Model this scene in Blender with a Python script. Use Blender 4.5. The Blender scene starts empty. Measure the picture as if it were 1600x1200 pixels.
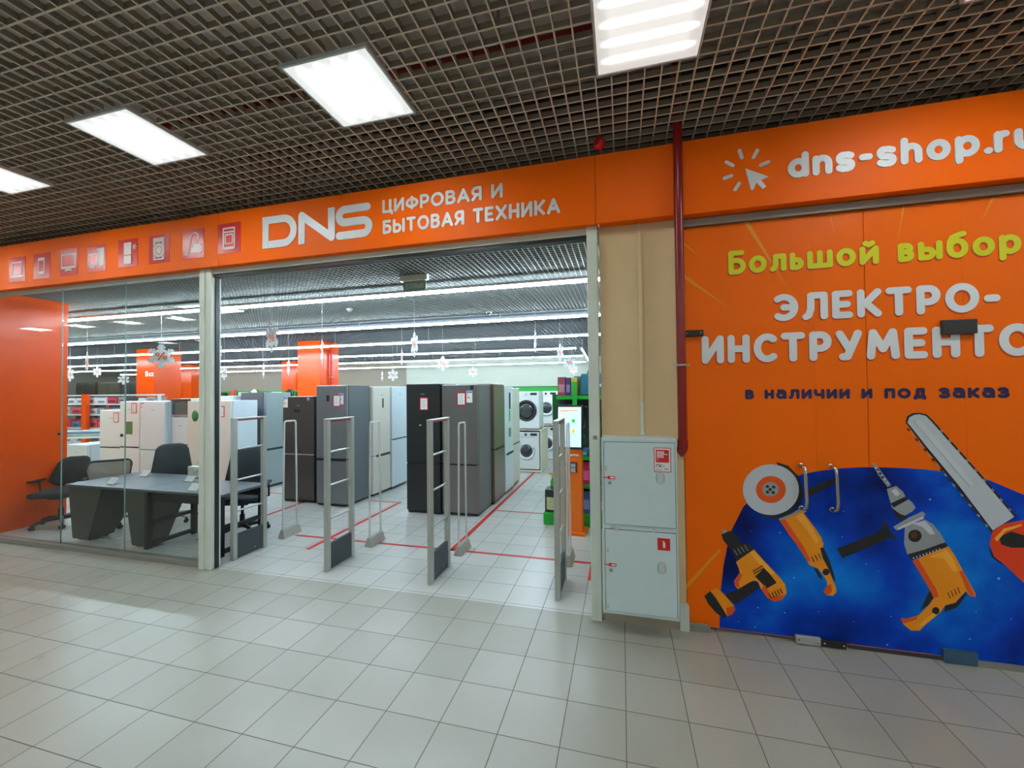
import bpy, bmesh, math, random
from mathutils import Vector, Matrix
random.seed(7)
sc = bpy.context.scene
COL = sc.collection
PI = math.pi

# ------------------------------------------------------------------ camera, world, exposure
F_PX, YAW, PITCH, ROLL = 645.36, .2589, .0179, -.0103
CAM = Vector((.0017, -3.1075, 1.8116))
fw = Vector((-math.sin(YAW)*math.cos(PITCH), math.cos(YAW)*math.cos(PITCH), math.sin(PITCH)))
r0 = Vector((math.cos(YAW), math.sin(YAW), 0)); u0 = r0.cross(fw)
rr = math.cos(ROLL)*r0 + math.sin(ROLL)*u0; uu = -math.sin(ROLL)*r0 + math.cos(ROLL)*u0
cd = bpy.data.cameras.new('camera'); cam = bpy.data.objects.new('camera', cd); COL.objects.link(cam)
cd.sensor_fit = 'HORIZONTAL'; cd.sensor_width = 36; cd.lens = 36*F_PX/1600; cd.clip_start = .05; cd.clip_end = 100
cam.matrix_world = Matrix(((rr.x, uu.x, -fw.x, CAM.x), (rr.y, uu.y, -fw.y, CAM.y), (rr.z, uu.z, -fw.z, CAM.z), (0, 0, 0, 1)))
sc.camera = cam
w = bpy.data.worlds.new('world'); sc.world = w; w.use_nodes = True
w.node_tree.nodes['Background'].inputs[0].default_value = (.9, .95, 1, 1)
w.node_tree.nodes['Background'].inputs[1].default_value = .02
sc.view_settings.view_transform = 'Standard'; sc.view_settings.look = 'None'
sc.view_settings.exposure = .25; sc.view_settings.gamma = 1
PANEL_E, LED_E = 36.0, 84.0          # brightness of the corridor panels and of the shop's line lamps
try:
    sc.cycles.max_bounces = 8; sc.cycles.diffuse_bounces = 4; sc.cycles.glossy_bounces = 4
    sc.cycles.transmission_bounces = 6; sc.cycles.transparent_max_bounces = 16
    sc.cycles.sample_clamp_indirect = 4; sc.cycles.use_denoising = True
    sc.cycles.caustics_reflective = False; sc.cycles.caustics_refractive = False
except Exception: pass

# ------------------------------------------------------------------ materials
def lin(c):
    return tuple(((v/255)/12.92 if v/255 <= .04045 else ((v/255+.055)/1.055)**2.4) for v in c)
MATS = {}
def mat(name, rgb, rough=.5, metal=0, var=.04, scale=9, bump=0, spec=.5, coat=0, alpha=1, emit=0):
    """rgb in sRGB 0-255; a little noise keeps every surface procedural"""
    if name in MATS: return MATS[name]
    m = bpy.data.materials.new(name); m.use_nodes = True; MATS[name] = m
    nt = m.node_tree; b = nt.nodes['Principled BSDF']
    c = lin(rgb)
    tc = nt.nodes.new('ShaderNodeTexCoord'); nz = nt.nodes.new('ShaderNodeTexNoise')
    nz.inputs['Scale'].default_value = scale; nz.inputs['Detail'].default_value = 4
    nt.links.new(tc.outputs['Object'], nz.inputs['Vector'])
    mx = nt.nodes.new('ShaderNodeMix'); mx.data_type = 'RGBA'
    mx.inputs[6].default_value = tuple(max(0, v*(1-var)) for v in c)+(1,)
    mx.inputs[7].default_value = tuple(min(1, v*(1+var)) for v in c)+(1,)
    nt.links.new(nz.outputs['Fac'], mx.inputs[0]); nt.links.new(mx.outputs[2], b.inputs['Base Color'])
    b.inputs['Roughness'].default_value = rough; b.inputs['Metallic'].default_value = metal
    b.inputs['Specular IOR Level'].default_value = spec
    if coat: b.inputs['Coat Weight'].default_value = coat; b.inputs['Coat Roughness'].default_value = .08
    if alpha < 1: b.inputs['Alpha'].default_value = alpha
    if emit:
        nt.links.new(mx.outputs[2], b.inputs['Emission Color']); b.inputs['Emission Strength'].default_value = emit
    if bump:
        bp = nt.nodes.new('ShaderNodeBump'); bp.inputs['Strength'].default_value = bump; bp.inputs['Distance'].default_value = .01
        n2 = nt.nodes.new('ShaderNodeTexNoise'); n2.inputs['Scale'].default_value = scale*12
        nt.links.new(tc.outputs['Object'], n2.inputs['Vector'])
        nt.links.new(n2.outputs['Fac'], bp.inputs['Height']); nt.links.new(bp.outputs['Normal'], b.inputs['Normal'])
    return m

def floor_mat(name, ca, cb):
    m = bpy.data.materials.new(name); m.use_nodes = True; nt = m.node_tree; b = nt.nodes['Principled BSDF']
    N = nt.nodes.new; L = nt.links.new
    def M(op, a, c=None, clamp=False):
        n = N('ShaderNodeMath'); n.operation = op; n.use_clamp = clamp
        for i, v in enumerate((a, c)):
            if v is None: continue
            if isinstance(v, (int, float)): n.inputs[i].default_value = v
            else: L(v, n.inputs[i])
        return n.outputs[0]
    tc = N('ShaderNodeTexCoord'); sp = N('ShaderNodeSeparateXYZ'); L(tc.outputs['Object'], sp.inputs[0])
    T = .33
    u = M('DIVIDE', sp.outputs[0], T); v = M('DIVIDE', sp.outputs[1], T)
    def edge(q):
        f = M('FRACT', q); return M('MINIMUM', f, M('SUBTRACT', 1, f))
    d = M('MULTIPLY', M('MINIMUM', edge(u), edge(v)), T)
    mask = M('DIVIDE', M('SUBTRACT', d, .0016), .0014, True)
    cm = N('ShaderNodeCombineXYZ'); L(M('FLOOR', u), cm.inputs[0]); L(M('FLOOR', v), cm.inputs[1])
    wn = N('ShaderNodeTexWhiteNoise'); L(cm.outputs[0], wn.inputs['Vector'])
    nz = N('ShaderNodeTexNoise'); nz.inputs['Scale'].default_value = 1.3; nz.inputs['Detail'].default_value = 6; L(tc.outputs['Object'], nz.inputs['Vector'])
    t1 = N('ShaderNodeMix'); t1.data_type = 'RGBA'
    t1.inputs[6].default_value = lin(ca)+(1,); t1.inputs[7].default_value = lin(cb)+(1,)
    L(wn.outputs['Value'], t1.inputs[0])
    t2 = N('ShaderNodeMix'); t2.data_type = 'RGBA'; t2.blend_type = 'MULTIPLY'; t2.inputs[0].default_value = 1
    rp = N('ShaderNodeValToRGB'); rp.color_ramp.elements[0].position = .3; rp.color_ramp.elements[0].color = (.90, .89, .87, 1)
    rp.color_ramp.elements[1].position = .6; rp.color_ramp.elements[1].color = (1, 1, 1, 1)
    L(nz.outputs['Fac'], rp.inputs[0]); L(t1.outputs[2], t2.inputs[6]); L(rp.outputs[0], t2.inputs[7])
    # scattered scuff marks
    n3 = N('ShaderNodeTexNoise'); n3.inputs['Scale'].default_value = 3.1; n3.inputs['Detail'].default_value = 8; L(tc.outputs['Object'], n3.inputs['Vector'])
    sc3 = N('ShaderNodeValToRGB'); sc3.color_ramp.elements[0].position = .26; sc3.color_ramp.elements[0].color = (.55, .53, .5, 1)
    sc3.color_ramp.elements[1].position = .31; sc3.color_ramp.elements[1].color = (1, 1, 1, 1); L(n3.outputs['Fac'], sc3.inputs[0])
    t3 = N('ShaderNodeMix'); t3.data_type = 'RGBA'; t3.blend_type = 'MULTIPLY'; t3.inputs[0].default_value = .6
    L(t2.outputs[2], t3.inputs[6]); L(sc3.outputs[0], t3.inputs[7])
    gm = N('ShaderNodeMix'); gm.data_type = 'RGBA'; gm.inputs[6].default_value = lin((88, 86, 80))+(1,)
    L(mask, gm.inputs[0]); L(t3.outputs[2], gm.inputs[7]); L(gm.outputs[2], b.inputs['Base Color'])
    rg = M('SUBTRACT', .75, M('MULTIPLY', mask, .47)); L(rg, b.inputs['Roughness'])
    bp = N('ShaderNodeBump'); bp.inputs['Strength'].default_value = .4; bp.inputs['Distance'].default_value = .002
    L(mask, bp.inputs['Height']); L(bp.outputs['Normal'], b.inputs['Normal'])
    return m

def glass_mat(name, tint, refl=.06):
    m = bpy.data.materials.new(name); m.use_nodes = True; nt = m.node_tree
    for n in list(nt.nodes):
        if n.type != 'OUTPUT_MATERIAL': nt.nodes.remove(n)
    out = [n for n in nt.nodes if n.type == 'OUTPUT_MATERIAL'][0]
    tr = nt.nodes.new('ShaderNodeBsdfTransparent'); tr.inputs[0].default_value = tint+(1,)
    gl = nt.nodes.new('ShaderNodeBsdfGlossy'); gl.inputs['Roughness'].default_value = .02
    lw = nt.nodes.new('ShaderNodeLayerWeight'); lw.inputs[0].default_value = .5
    pw = nt.nodes.new('ShaderNodeMath'); pw.operation = 'POWER'; pw.inputs[1].default_value = 4; nt.links.new(lw.outputs['Facing'], pw.inputs[0])
    fr = nt.nodes.new('ShaderNodeMath'); fr.operation = 'MULTIPLY_ADD'; fr.inputs[1].default_value = .6; fr.inputs[2].default_value = refl*.5; nt.links.new(pw.outputs[0], fr.inputs[0])
    mx = nt.nodes.new('ShaderNodeMixShader')
    nt.links.new(fr.outputs[0], mx.inputs[0]); nt.links.new(tr.outputs[0], mx.inputs[1]); nt.links.new(gl.outputs[0], mx.inputs[2])
    nt.links.new(mx.outputs[0], out.inputs[0]); MATS[name] = m
    return m

def lamp_mat(name, tubes_axis, peak, base, gap, sharp, rgb=(.93, 1, .99)):
    """prismatic diffuser: four glowing tubes behind a panel .6 m wide, dim at the border"""
    m = bpy.data.materials.new(name); m.use_nodes = True; nt = m.node_tree; N = nt.nodes.new; L = nt.links.new
    b = nt.nodes['Principled BSDF']; b.inputs['Base Color'].default_value = (.8, .8, .78, 1); b.inputs['Roughness'].default_value = .35
    tc = N('ShaderNodeTexCoord'); sp = N('ShaderNodeSeparateXYZ'); L(tc.outputs['Object'], sp.inputs[0])
    a, c = (sp.outputs[0], sp.outputs[1]) if tubes_axis == 'y' else (sp.outputs[1], sp.outputs[0])
    def M(op, x, y=None, clamp=False):
        n = N('ShaderNodeMath'); n.operation = op; n.use_clamp = clamp
        for i, v in enumerate((x, y)):
            if v is None: continue
            if isinstance(v, (int, float)): n.inputs[i].default_value = v
            else: L(v, n.inputs[i])
        return n.outputs[0]
    s = M('COSINE', M('MULTIPLY', a, 2*PI/.125)); s = M('POWER', M('ADD', M('MULTIPLY', s, -.5), .5), sharp)
    ea = M('DIVIDE', M('SUBTRACT', .285, M('ABSOLUTE', a)), .07, True)
    ec = M('DIVIDE', M('SUBTRACT', .275, M('ABSOLUTE', c)), .07, True)
    e = M('ADD', base, M('MULTIPLY', M('POWER', M('MULTIPLY', ea, ec), 2.5), M('ADD', M('MULTIPLY', s, peak), peak*gap)))
    b.inputs['Emission Color'].default_value = rgb+(1,); L(e, b.inputs['Emission Strength'])
    MATS[name] = m
    return m

FLOOR = floor_mat('corridor_tiles', (156, 156, 146), (166, 166, 157))
FLOOR_S = floor_mat('shop_tiles_lit_copy', (189, 191, 188), (198, 200, 197))  # corridor tile in a paler copy; the shop's extra brightness is in its colour
GLASS = glass_mat('shop_glass', (.93, .96, .945))
ACRYL = glass_mat('clear_acrylic', (.93, .95, .95))
ORANGE = mat('orange_panel', (254, 106, 2), .5, spec=.16, var=.03, scale=3)
ORANGE_C = mat('orange_column', (244, 84, 12), .22, var=.04, scale=2, spec=.3)
ORANGE_F = mat('orange_film', (248, 108, 2), .42, spec=.2, var=.05, scale=1.5)
WHITE_L = mat('white_letter', (226, 230, 234), .35)
YEL_L = mat('yellow_letter', (214, 214, 0), .4)
NAVY_L = mat('navy_letter', (30, 24, 78), .4)
SHADOW_P = mat('printed_letter_edge', (198, 66, 8), .4)
ALU = mat('grey_aluminium', (190, 194, 190), .38, .55)
ALU_D = mat('dull_aluminium', (150, 150, 142), .45, .5)
CHROME = mat('brushed_steel', (200, 200, 196), .25, 1)
PAINT_G = mat('grey_white_paint', (216, 224, 212), .45)
BEIGE = mat('beige_paint', (222, 194, 150), .75, bump=.15)
WHITE_P = mat('white_enamel', (228, 233, 234), .3)
CAB_P = mat('cabinet_enamel', (204, 224, 226), .38)
RED_P = mat('red_pipe_paint', (134, 22, 24), .28, var=.12)
RED = mat('signal_red', (205, 30, 26), .4)
TAPE = mat('red_tape', (196, 44, 34), .5, var=.15, scale=6)
BLACK = mat('black_plastic', (26, 27, 29), .4)
BLACK_M = mat('black_metal', (34, 36, 38), .45, .3)
RUBBER = mat('dark_rubber', (18, 18, 18), .7)
GREY_D = mat('dark_grey_plastic', (66, 72, 78), .45)
DARKWOOD = mat('dark_laminate', (74, 74, 68), .45, var=.1, scale=14)
DESKTOP = mat('grey_laminate', (88, 94, 103), .33, var=.06)
FABRIC = mat('dark_fabric', (44, 52, 58), .85, var=.12, scale=40, bump=.3)
MESHF = mat('grey_mesh_fabric', (150, 140, 132), .8, alpha=.72)
GREEN = mat('green_shelf_paint', (20, 160, 50), .4)
GREEN_D = mat('dark_green_plastic', (12, 92, 40), .45)
PLY = mat('pale_plywood', (232, 222, 200), .5, var=.06, scale=5)
PAPER = mat('white_paper', (232, 234, 234), .6)
INK = mat('grey_print', (150, 152, 156), .6)
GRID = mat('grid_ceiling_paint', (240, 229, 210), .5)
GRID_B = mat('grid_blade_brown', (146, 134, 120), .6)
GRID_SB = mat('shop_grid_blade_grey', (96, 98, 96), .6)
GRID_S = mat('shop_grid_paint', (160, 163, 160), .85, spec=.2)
GRID_D = mat('dark_grid_paint', (74, 77, 80), .6)
SLAB = mat('concrete_slab', (232, 228, 220), .9, var=.12, scale=1.2)
SLAB_D = mat('dark_slab', (66, 66, 68), .9, var=.2)
CREAM_W = mat('cream_wall', (172, 176, 164), .8)
BEIGE_W = mat('beige_wall', (140, 132, 118), .8)
CORR_W = mat('corridor_wall_paint', (165, 158, 146), .7)

# ------------------------------------------------------------------ mesh helpers
class MB:
    def __init__(s): s.v = []; s.f = []; s.mi = []; s.sm = []
    def add(s, vs, fs, m=0, smooth=False):
        o = len(s.v); s.v += [tuple(p) for p in vs]
        for f in fs: s.f.append([i+o for i in f]); s.mi.append(m); s.sm.append(smooth)
        return s
    def box(s, x0, x1, y0, y1, z0, z1, m=0, R=None, c=None):
        vs = [(x, y, z) for z in (z0, z1) for y in (y0, y1) for x in (x0, x1)]
        if R is not None:
            c = Vector(c if c is not None else ((x0+x1)/2, (y0+y1)/2, (z0+z1)/2)); vs = [tuple(c + R @ (Vector(p)-c)) for p in vs]
        return s.add(vs, [(0, 2, 3, 1), (4, 5, 7, 6), (0, 1, 5, 4), (2, 6, 7, 3), (0, 4, 6, 2), (1, 3, 7, 5)], m)
    def hexa(s, bot, top, m=0):                       # two quads, bottom ccw and top ccw
        return s.add(list(bot)+list(top), [(3, 2, 1, 0), (4, 5, 6, 7), (0, 1, 5, 4), (1, 2, 6, 5), (2, 3, 7, 6), (3, 0, 4, 7)], m)
    def tube(s, pts, r, n=10, m=0, closed=False, cap=True):
        pts = [Vector(p) for p in pts]; k = len(pts); rings = []
        up = None
        for i, p in enumerate(pts):
            a = pts[(i-1) % k] if (closed or i > 0) else p; b = pts[(i+1) % k] if (closed or i < k-1) else p
            t = (b-a).normalized()
            if up is None:
                up = Vector((0, 0, 1)) if abs(t.z) < .9 else Vector((0, 1, 0))
            x = up.cross(t).normalized(); y = t.cross(x).normalized(); up = y
            rad = r[i] if isinstance(r, (list, tuple)) else r
            rings.append([tuple(p + rad*(math.cos(2*PI*j/n)*x + math.sin(2*PI*j/n)*y)) for j in range(n)])
        vs = [q for rg in rings for q in rg]; fs = []
        for i in range(k if closed else k-1):
            for j in range(n):
                a, b = i*n+j, i*n+(j+1) % n; c, d = ((i+1) % k)*n+(j+1) % n, ((i+1) % k)*n+j
                fs.append((a, b, c, d))
        s.add(vs, fs, m, True)
        if cap and not closed:
            s.add(rings[0], [tuple(range(n))[::-1]], m); s.add(rings[-1], [tuple(range(n))], m)
        return s
    def lathe(s, prof, c=(0, 0, 0), axis='z', n=32, m=0, smooth=True):
        """prof: (radius, height) pairs"""
        vs = []
        for rad, h in prof:
            for j in range(n):
                a = 2*PI*j/n; x, y = rad*math.cos(a), rad*math.sin(a)
                p = {'z': (x, y, h), 'y': (x, -h, y), 'x': (h, x, y)}[axis]
                vs.append((p[0]+c[0], p[1]+c[1], p[2]+c[2]))
        fs = []
        for i in range(len(prof)-1):
            for j in range(n):
                fs.append((i*n+j, i*n+(j+1) % n, (i+1)*n+(j+1) % n, (i+1)*n+j))
        if prof[0][0] > 1e-6: fs.append(tuple(range(n))[::-1])
        if prof[-1][0] > 1e-6: fs.append(tuple((len(prof)-1)*n+j for j in range(n)))
        return s.add(vs, fs, m, smooth)
    def prism(s, poly, y0, y1, m=0):
        """2-D polygon (x, z) standing in the XZ plane, from y0 (front) to y1 (back)"""
        a = sum(poly[i][0]*poly[(i+1) % len(poly)][1]-poly[(i+1) % len(poly)][0]*poly[i][1] for i in range(len(poly)))
        if a < 0: poly = poly[::-1]
        n = len(poly); vs = [(x, y0, z) for x, z in poly]+[(x, y1, z) for x, z in poly]
        fs = [tuple(range(n)), tuple(range(2*n-1, n-1, -1))]
        fs += [(i, n+i, n+(i+1) % n, (i+1) % n) for i in range(n)]
        return s.add(vs, fs, m)
    def stroke(s, pts, wd, y0, y1, m=0, n=16):
        """thick rounded line in the XZ plane, a chain of stadium plates"""
        h = wd/2; P = [pts[0]]
        for q in pts[1:]:
            if math.hypot(q[0]-P[-1][0], q[1]-P[-1][1]) > wd*.02: P.append(q)
        if len(P) == 1: P = P+[(P[0][0]+wd*.02, P[0][1])]
        for (ax, az), (bx, bz) in zip(P, P[1:]):
            s.k = getattr(s, 'k', 0)+1; e = (s.k % 50)*4e-6          # a hair apart, so no two faces coincide
            t = math.atan2(bz-az, bx-ax)
            pl = [(bx+h*math.cos(t-PI/2+PI*j/(n//2)), bz+h*math.sin(t-PI/2+PI*j/(n//2))) for j in range(n//2+1)]
            pl += [(ax+h*math.cos(t+PI/2+PI*j/(n//2)), az+h*math.sin(t+PI/2+PI*j/(n//2))) for j in range(n//2+1)]
            s.prism(pl, y0-e, y1+e, m)
        return s
    def xf(s, M):
        s.v = [tuple(M @ Vector(p)) for p in s.v]; return s

def obj(name, mb, mats, parent=None, bevel=0, loc=None, rot=None, label=None):
    me = bpy.data.meshes.new(name); me.from_pydata(mb.v, [], mb.f); me.update()
    if not isinstance(mats, (list, tuple)): mats = [mats]
    for m in mats: me.materials.append(m)
    me.polygons.foreach_set('material_index', mb.mi); me.polygons.foreach_set('use_smooth', mb.sm)
    o = bpy.data.objects.new(name, me); COL.objects.link(o)
    if parent: o.parent = parent
    if loc: o.location = loc
    if rot: o.rotation_euler = rot
    if label: o['label'] = label
    if bevel:
        b = o.modifiers.new('bevel', 'BEVEL'); b.width = bevel; b.segments = 2; b.limit_method = 'ANGLE'; b.angle_limit = .7
    return o
def thing(name, label, cat, loc=(0, 0, 0), rz=0, group=None):
    o = bpy.data.objects.new(name, None); COL.objects.link(o); o.empty_display_size = .1
    o.location = loc; o.rotation_euler = (0, 0, rz); o['label'] = label; o['category'] = cat
    if group: o['group'] = group
    return o
def tag(o, label, cat, group=None):
    o['label'] = label; o['category'] = cat
    if group: o['group'] = group
    return o
def struct(name, mb, m, bevel=0, label=None, parent=None):
    o = obj(name, mb, m, parent, bevel); o['kind'] = 'structure'
    if label: o['label'] = label
    return o
def dup(root, loc, rz, label, group=None):
    r = root.copy(); COL.objects.link(r); r.location = loc; r.rotation_euler = (0, 0, rz); r['label'] = label
    if group: r['group'] = group
    for ch in list(root.children):
        c = ch.copy(); COL.objects.link(c); c.parent = r
        for g in ch.children:
            d = g.copy(); COL.objects.link(d); d.parent = c
    return r

def arc(cx, cy, rx, ry, a0, a1, n=12):
    return [(cx+rx*math.cos(math.radians(a0+(a1-a0)*i/n)), cy+ry*math.sin(math.radians(a0+(a1-a0)*i/n))) for i in range(n+1)]

# ------------------------------------------------------------------ rounded stroke lettering
O_ = [arc(.5, .5, .5, .5, 0, 360, 24)]
GL = {   # glyph: (width, height, strokes in a 0..1 box)
 'И': (.80, 1, [[(0, 1), (0, 0), (1, 1), (1, 0)]]),
 'Ц': (.82, 1, [[(0, 1), (0, 0), (1.06, 0), (1.06, -.2)], [(.86, 1), (.86, 0)]]),
 'Ф': (1.0, 1, [arc(.5, .5, .5, .34, 0, 360, 24), [(.5, 1), (.5, 0)]]),
 'Р': (.72, 1, [[(0, 0), (0, 1), (.5, 1)]+arc(.5, .7, .5, .3, 90, -90)+[(0, .4)]]),
 'О': (.98, 1, O_),
 'В': (.74, 1, [[(0, .54), (0, 1), (.5, 1)]+arc(.5, .77, .42, .23, 90, -90)+[(0, .54)], [(0, .54), (.55, .54)]+arc(.55, .27, .45, .27, 90, -90)+[(0, 0), (0, .54)]]),
 'А': (.92, 1, [[(0, 0), (.5, 1), (1, 0)], [(.2, .3), (.8, .3)]]),
 'Я': (.74, 1, [[(1, 0), (1, 1), (.5, 1)]+arc(.5, .7, .5, .3, 90, 270)+[(1, .4)], [(.5, .4), (0, 0)]]),
 'Б': (.74, 1, [[(.9, 1), (0, 1), (0, 0), (.5, 0)]+arc(.5, .3, .5, .3, -90, 90)+[(0, .6)]]),
 'Ы': (1.02, 1, [[(0, 1), (0, 0), (.32, 0)]+arc(.32, .3, .32, .3, -90, 90)+[(0, .6)], [(1, 1), (1, 0)]]),
 'Ь': (.72, 1, [[(0, 1), (0, 0), (.5, 0)]+arc(.5, .3, .5, .3, -90, 90)+[(0, .6)]]),
 'Т': (.80, 1, [[(0, 1), (1, 1)], [(.5, 1), (.5, 0)]]),
 'Е': (.68, 1, [[(1, 1), (0, 1), (0, 0), (1, 0)], [(0, .5), (.85, .5)]]),
 'Х': (.86, 1, [[(0, 1), (1, 0)], [(1, 1), (0, 0)]]),
 'Н': (.78, 1, [[(0, 1), (0, 0)], [(1, 1), (1, 0)], [(0, .5), (1, .5)]]),
 'К': (.78, 1, [[(0, 1), (0, 0)], [(0, .5), (.3, .5), (1, 1)], [(.3, .5), (1, 0)]]),
 'Э': (.82, 1, [arc(.35, .5, .65, .5, 125, -125, 20), [(.35, .5), (1, .5)]]),
 'Л': (.86, 1, [[(0, 0), (.14, .06), (.26, .35), (.28, 1), (1, 1), (1, 0)]]),
 'С': (.80, 1, [arc(.62, .5, .62, .5, 52, 308, 20)]),
 'У': (.82, 1, [[(0, 1), (.52, .34)], [(1, 1), (.4, 0), (.16, 0)]]),
 'М': (1.0, 1, [[(0, 0), (.1, 1), (.5, .3), (.9, 1), (1, 0)]]),
 'П': (.78, 1, [[(0, 0), (0, 1), (1, 1), (1, 0)]]),
 'Ж': (1.0, 1, [[(.5, 1), (.5, 0)], [(0, 1), (.5, .5), (1, 1)], [(0, 0), (.5, .5), (1, 0)]]),
 'Д': (.9, 1, [[(.1, 0), (.26, .35), (.3, 1), (.85, 1), (.85, 0)], [(0, -.18), (0, 0), (1, 0), (1, -.18)]]),
 '-': (.46, 1, [[(0, .42), (1, .42)]]), '.': (.16, 1, [[(.5, .0)]]), '1': (.4, 1, [[(0, .75), (1, 1), (1, 0)]]), ' ': (.42, 1, []),
 'б': (.74, 1, [arc(.5, .34, .5, .34, 0, 360, 24), [(.0, .34), (.03, .62), (.2, .85), (.5, .93), (.9, 1)]]),
 'й': (.72, .72, [[(0, 1), (0, 0), (1, 1), (1, 0)], [(.25, 1.42), (.5, 1.30), (.75, 1.42)]]),
 'ш': (1.0, .72, [[(0, 1), (0, 0), (1, 0), (1, 1)], [(.5, 1), (.5, 0)]]),
 'р': (.72, .72, [[(0, 1), (0, -.42)], arc(.5, .5, .5, .5, 0, 360, 24)]),
 'p': (.74, .72, [[(0, 1), (0, -.42)], arc(.5, .5, .5, .5, 0, 360, 24)]),
 'а': (.66, .72, [arc(.45, .36, .45, .36, 0, 360, 20), [(.15, 1), (.6, 1)]+arc(.6, .6, .4, .4, 90, 0, 6)+[(1, 0)]]),
 'ч': (.64, .72, [[(0, 1), (0, .7)]+arc(.3, .7, .3, .3, 180, 270, 6)+[(1, .4)], [(1, 1), (1, 0)]]),
 'з': (.6, .72, [[(0, .9), (.2, 1), (.55, 1)]+arc(.55, .76, .35, .24, 90, -90)+[(.35, .52)], [(.35, .52), (.6, .52)]+arc(.6, .26, .4, .26, 90, -90)+[(.2, 0), (0, .1)]]),
 'd': (.74, .72, [[(1, 1.42), (1, 0)], arc(.5, .5, .5, .5, 0, 360, 24)]),
 'n': (.68, .72, [[(0, 1), (0, 0)], [(0, .55)]+arc(.5, .55, .5, .45, 180, 0)+[(1, 0)]]),
 'h': (.68, .72, [[(0, 1.42), (0, 0)], [(0, .55)]+arc(.5, .55, .5, .45, 180, 0)+[(1, 0)]]),
 's': (.64, .72, [[(.95, .92), (.7, 1), (.35, 1)]+arc(.32, .77, .32, .25, 100, 250)+[(.6, .48)]+arc(.66, .24, .34, .24, 80, -90)+[(.3, 0), (0, .1)]]),
 'r': (.46, .72, [[(0, 1), (0, 0)], [(0, .55)]+arc(.7, .5, .7, .5, 170, 95)+[(1, 1)]]),
 'u': (.68, .72, [[(0, 1), (0, .45)]+arc(.5, .45, .5, .45, 180, 360)+[(1, 1)], [(1, 1), (1, 0)]]),
}
for a, b in zip('овлньиптыскед', 'ОВЛНЬИПТЫСКЕД'):
    if a not in GL: GL[a] = (GL[b][0]*.78, .72, GL[b][2])
GL['о'] = (.74, .72, O_); GL['o'] = GL['о']; GL['ы'] = (.86, .72, GL['Ы'][2])
def lettering(mb, text, x0, z0, H, W, wt, y0, y1, m=0, gap=.13):
    """text with cap height H on baseline z0, stretched to width W; wt = stroke / H; returns one mesh builder per word"""
    adv = sum(GL[c][0]+gap for c in text)-gap; k = W/adv; x = x0; wd = wt*H; out = [mb]
    for c in text:
        g, hh, st = GL[c]; gw = g*k
        if c == ' ': out.append(MB())
        for pl in st:
            out[-1].stroke([(x+wd/2+u*max(gw-wd, 1e-4), z0+wd/2+v*(hh*H-wd)) for u, v in pl], wd, y0, y1, m)
        x += gw+gap*k
    return out

def part(name, mb, mats, root, bevel=0, label=None):
    """a part whose mesh is written in world coordinates, under an unrotated thing"""
    return obj(name, mb, mats, root, bevel, loc=tuple(-v for v in root.location), label=label)

# ================================================================== THE SETTING
YF = .30                                   # plane of the shop front
struct('floor', MB().box(-20, 12, -13.2, .295, -.05, 0), FLOOR)
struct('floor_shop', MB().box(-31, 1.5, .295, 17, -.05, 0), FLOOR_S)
struct('ceiling', MB().box(-31, 12, -13.2, 17, 4.5, 4.7), SLAB)
struct('wall_front', MB().box(-20, 12, -13.4, -13.2, 0, 4.7), CORR_W)
struct('wall_right', MB().box(12, 12.2, -13.4, .55, 0, 4.7), CORR_W)
struct('wall_west', MB().box(-20.2, -20, -13.4, .33, 0, 4.7), CORR_W)
struct('wall_east', MB().box(1.3, 1.5, .62, 16.8, 0, 4.5), CREAM_W)
struct('wall_back', MB().box(-11, 1.3, 16.6, 16.8, 0, 4.5), CREAM_W)
struct('wall_north', MB().box(-31, -11, 16.85, 17.0, 0, 4.5), BEIGE_W)
struct('wall_left', MB().box(-31.2, -31, .3, 17, 0, 4.7), BEIGE_W)
struct('wall_corridor', MB().box(-20, -8.95, .33, .5, 0, 3.24), BEIGE)
struct('wall_upper', MB().box(-31, 12, .50, .62, 3.24, 4.5), SLAB_D)      # masonry above the sign
# beige pier between entrance and mural, with its grey skirting
pier = MB().box(-.155, .455, .275, .62, 0, 3.2)
struct('wall_pier', pier, BEIGE)
sk = MB().box(-.155, .40, .262, .275, 0, .085)
struct('baseboard_pier', sk, mat('beige_grey_tile', (178, 168, 150), .35))
struct('baseboard_corner', MB().box(.402, .468, .24, .29, 0, .19), PAINT_G, .002)
struct('wall_mall', MB().box(3.42, 12, .27, .355, 0, 3.24), BEIGE)
struct('wall_behind_mural', MB().box(.455, 12, .36, .5, 0, 3.24), SLAB_D)

def grid(name, x0, x1, y0, y1, z, cell, h, wd, m, holes=()):
    """open cell ceiling: upright blades both ways with a pale bottom profile, cut out round the light panels"""
    mb = MB()
    def cuts(a0, a1, segs):
        out = []; a = a0
        for s, e in sorted(segs):
            if e <= a or s >= a1: continue
            if s > a: out.append((a, s))
            a = max(a, e)
        if a < a1: out.append((a, a1))
        return out
    nx = int(round((x1-x0)/cell)); ny = int(round((y1-y0)/cell))
    for i in range(nx+1):
        x = x0+i*cell
        for s, e in cuts(y0, y1, [(c, d) for a, b, c, d in holes if a-.004 < x < b+.004]): mb.box(x-wd/2, x+wd/2, s, e, z, z+.003).box(x-wd*.4, x+wd*.4, s, e, z+.003, z+h, 1)
    for j in range(ny+1):
        y = y0+j*cell
        for s, e in cuts(x0, x1, [(a, b) for a, b, c, d in holes if c-.004 < y < d+.004]): mb.box(s, e, y-wd/2, y+wd/2, z-.0002, z+.0028).box(s, e, y-wd*.4, y+wd*.4, z+.003, z+h, 1)
    return struct(name, mb, m)

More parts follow.
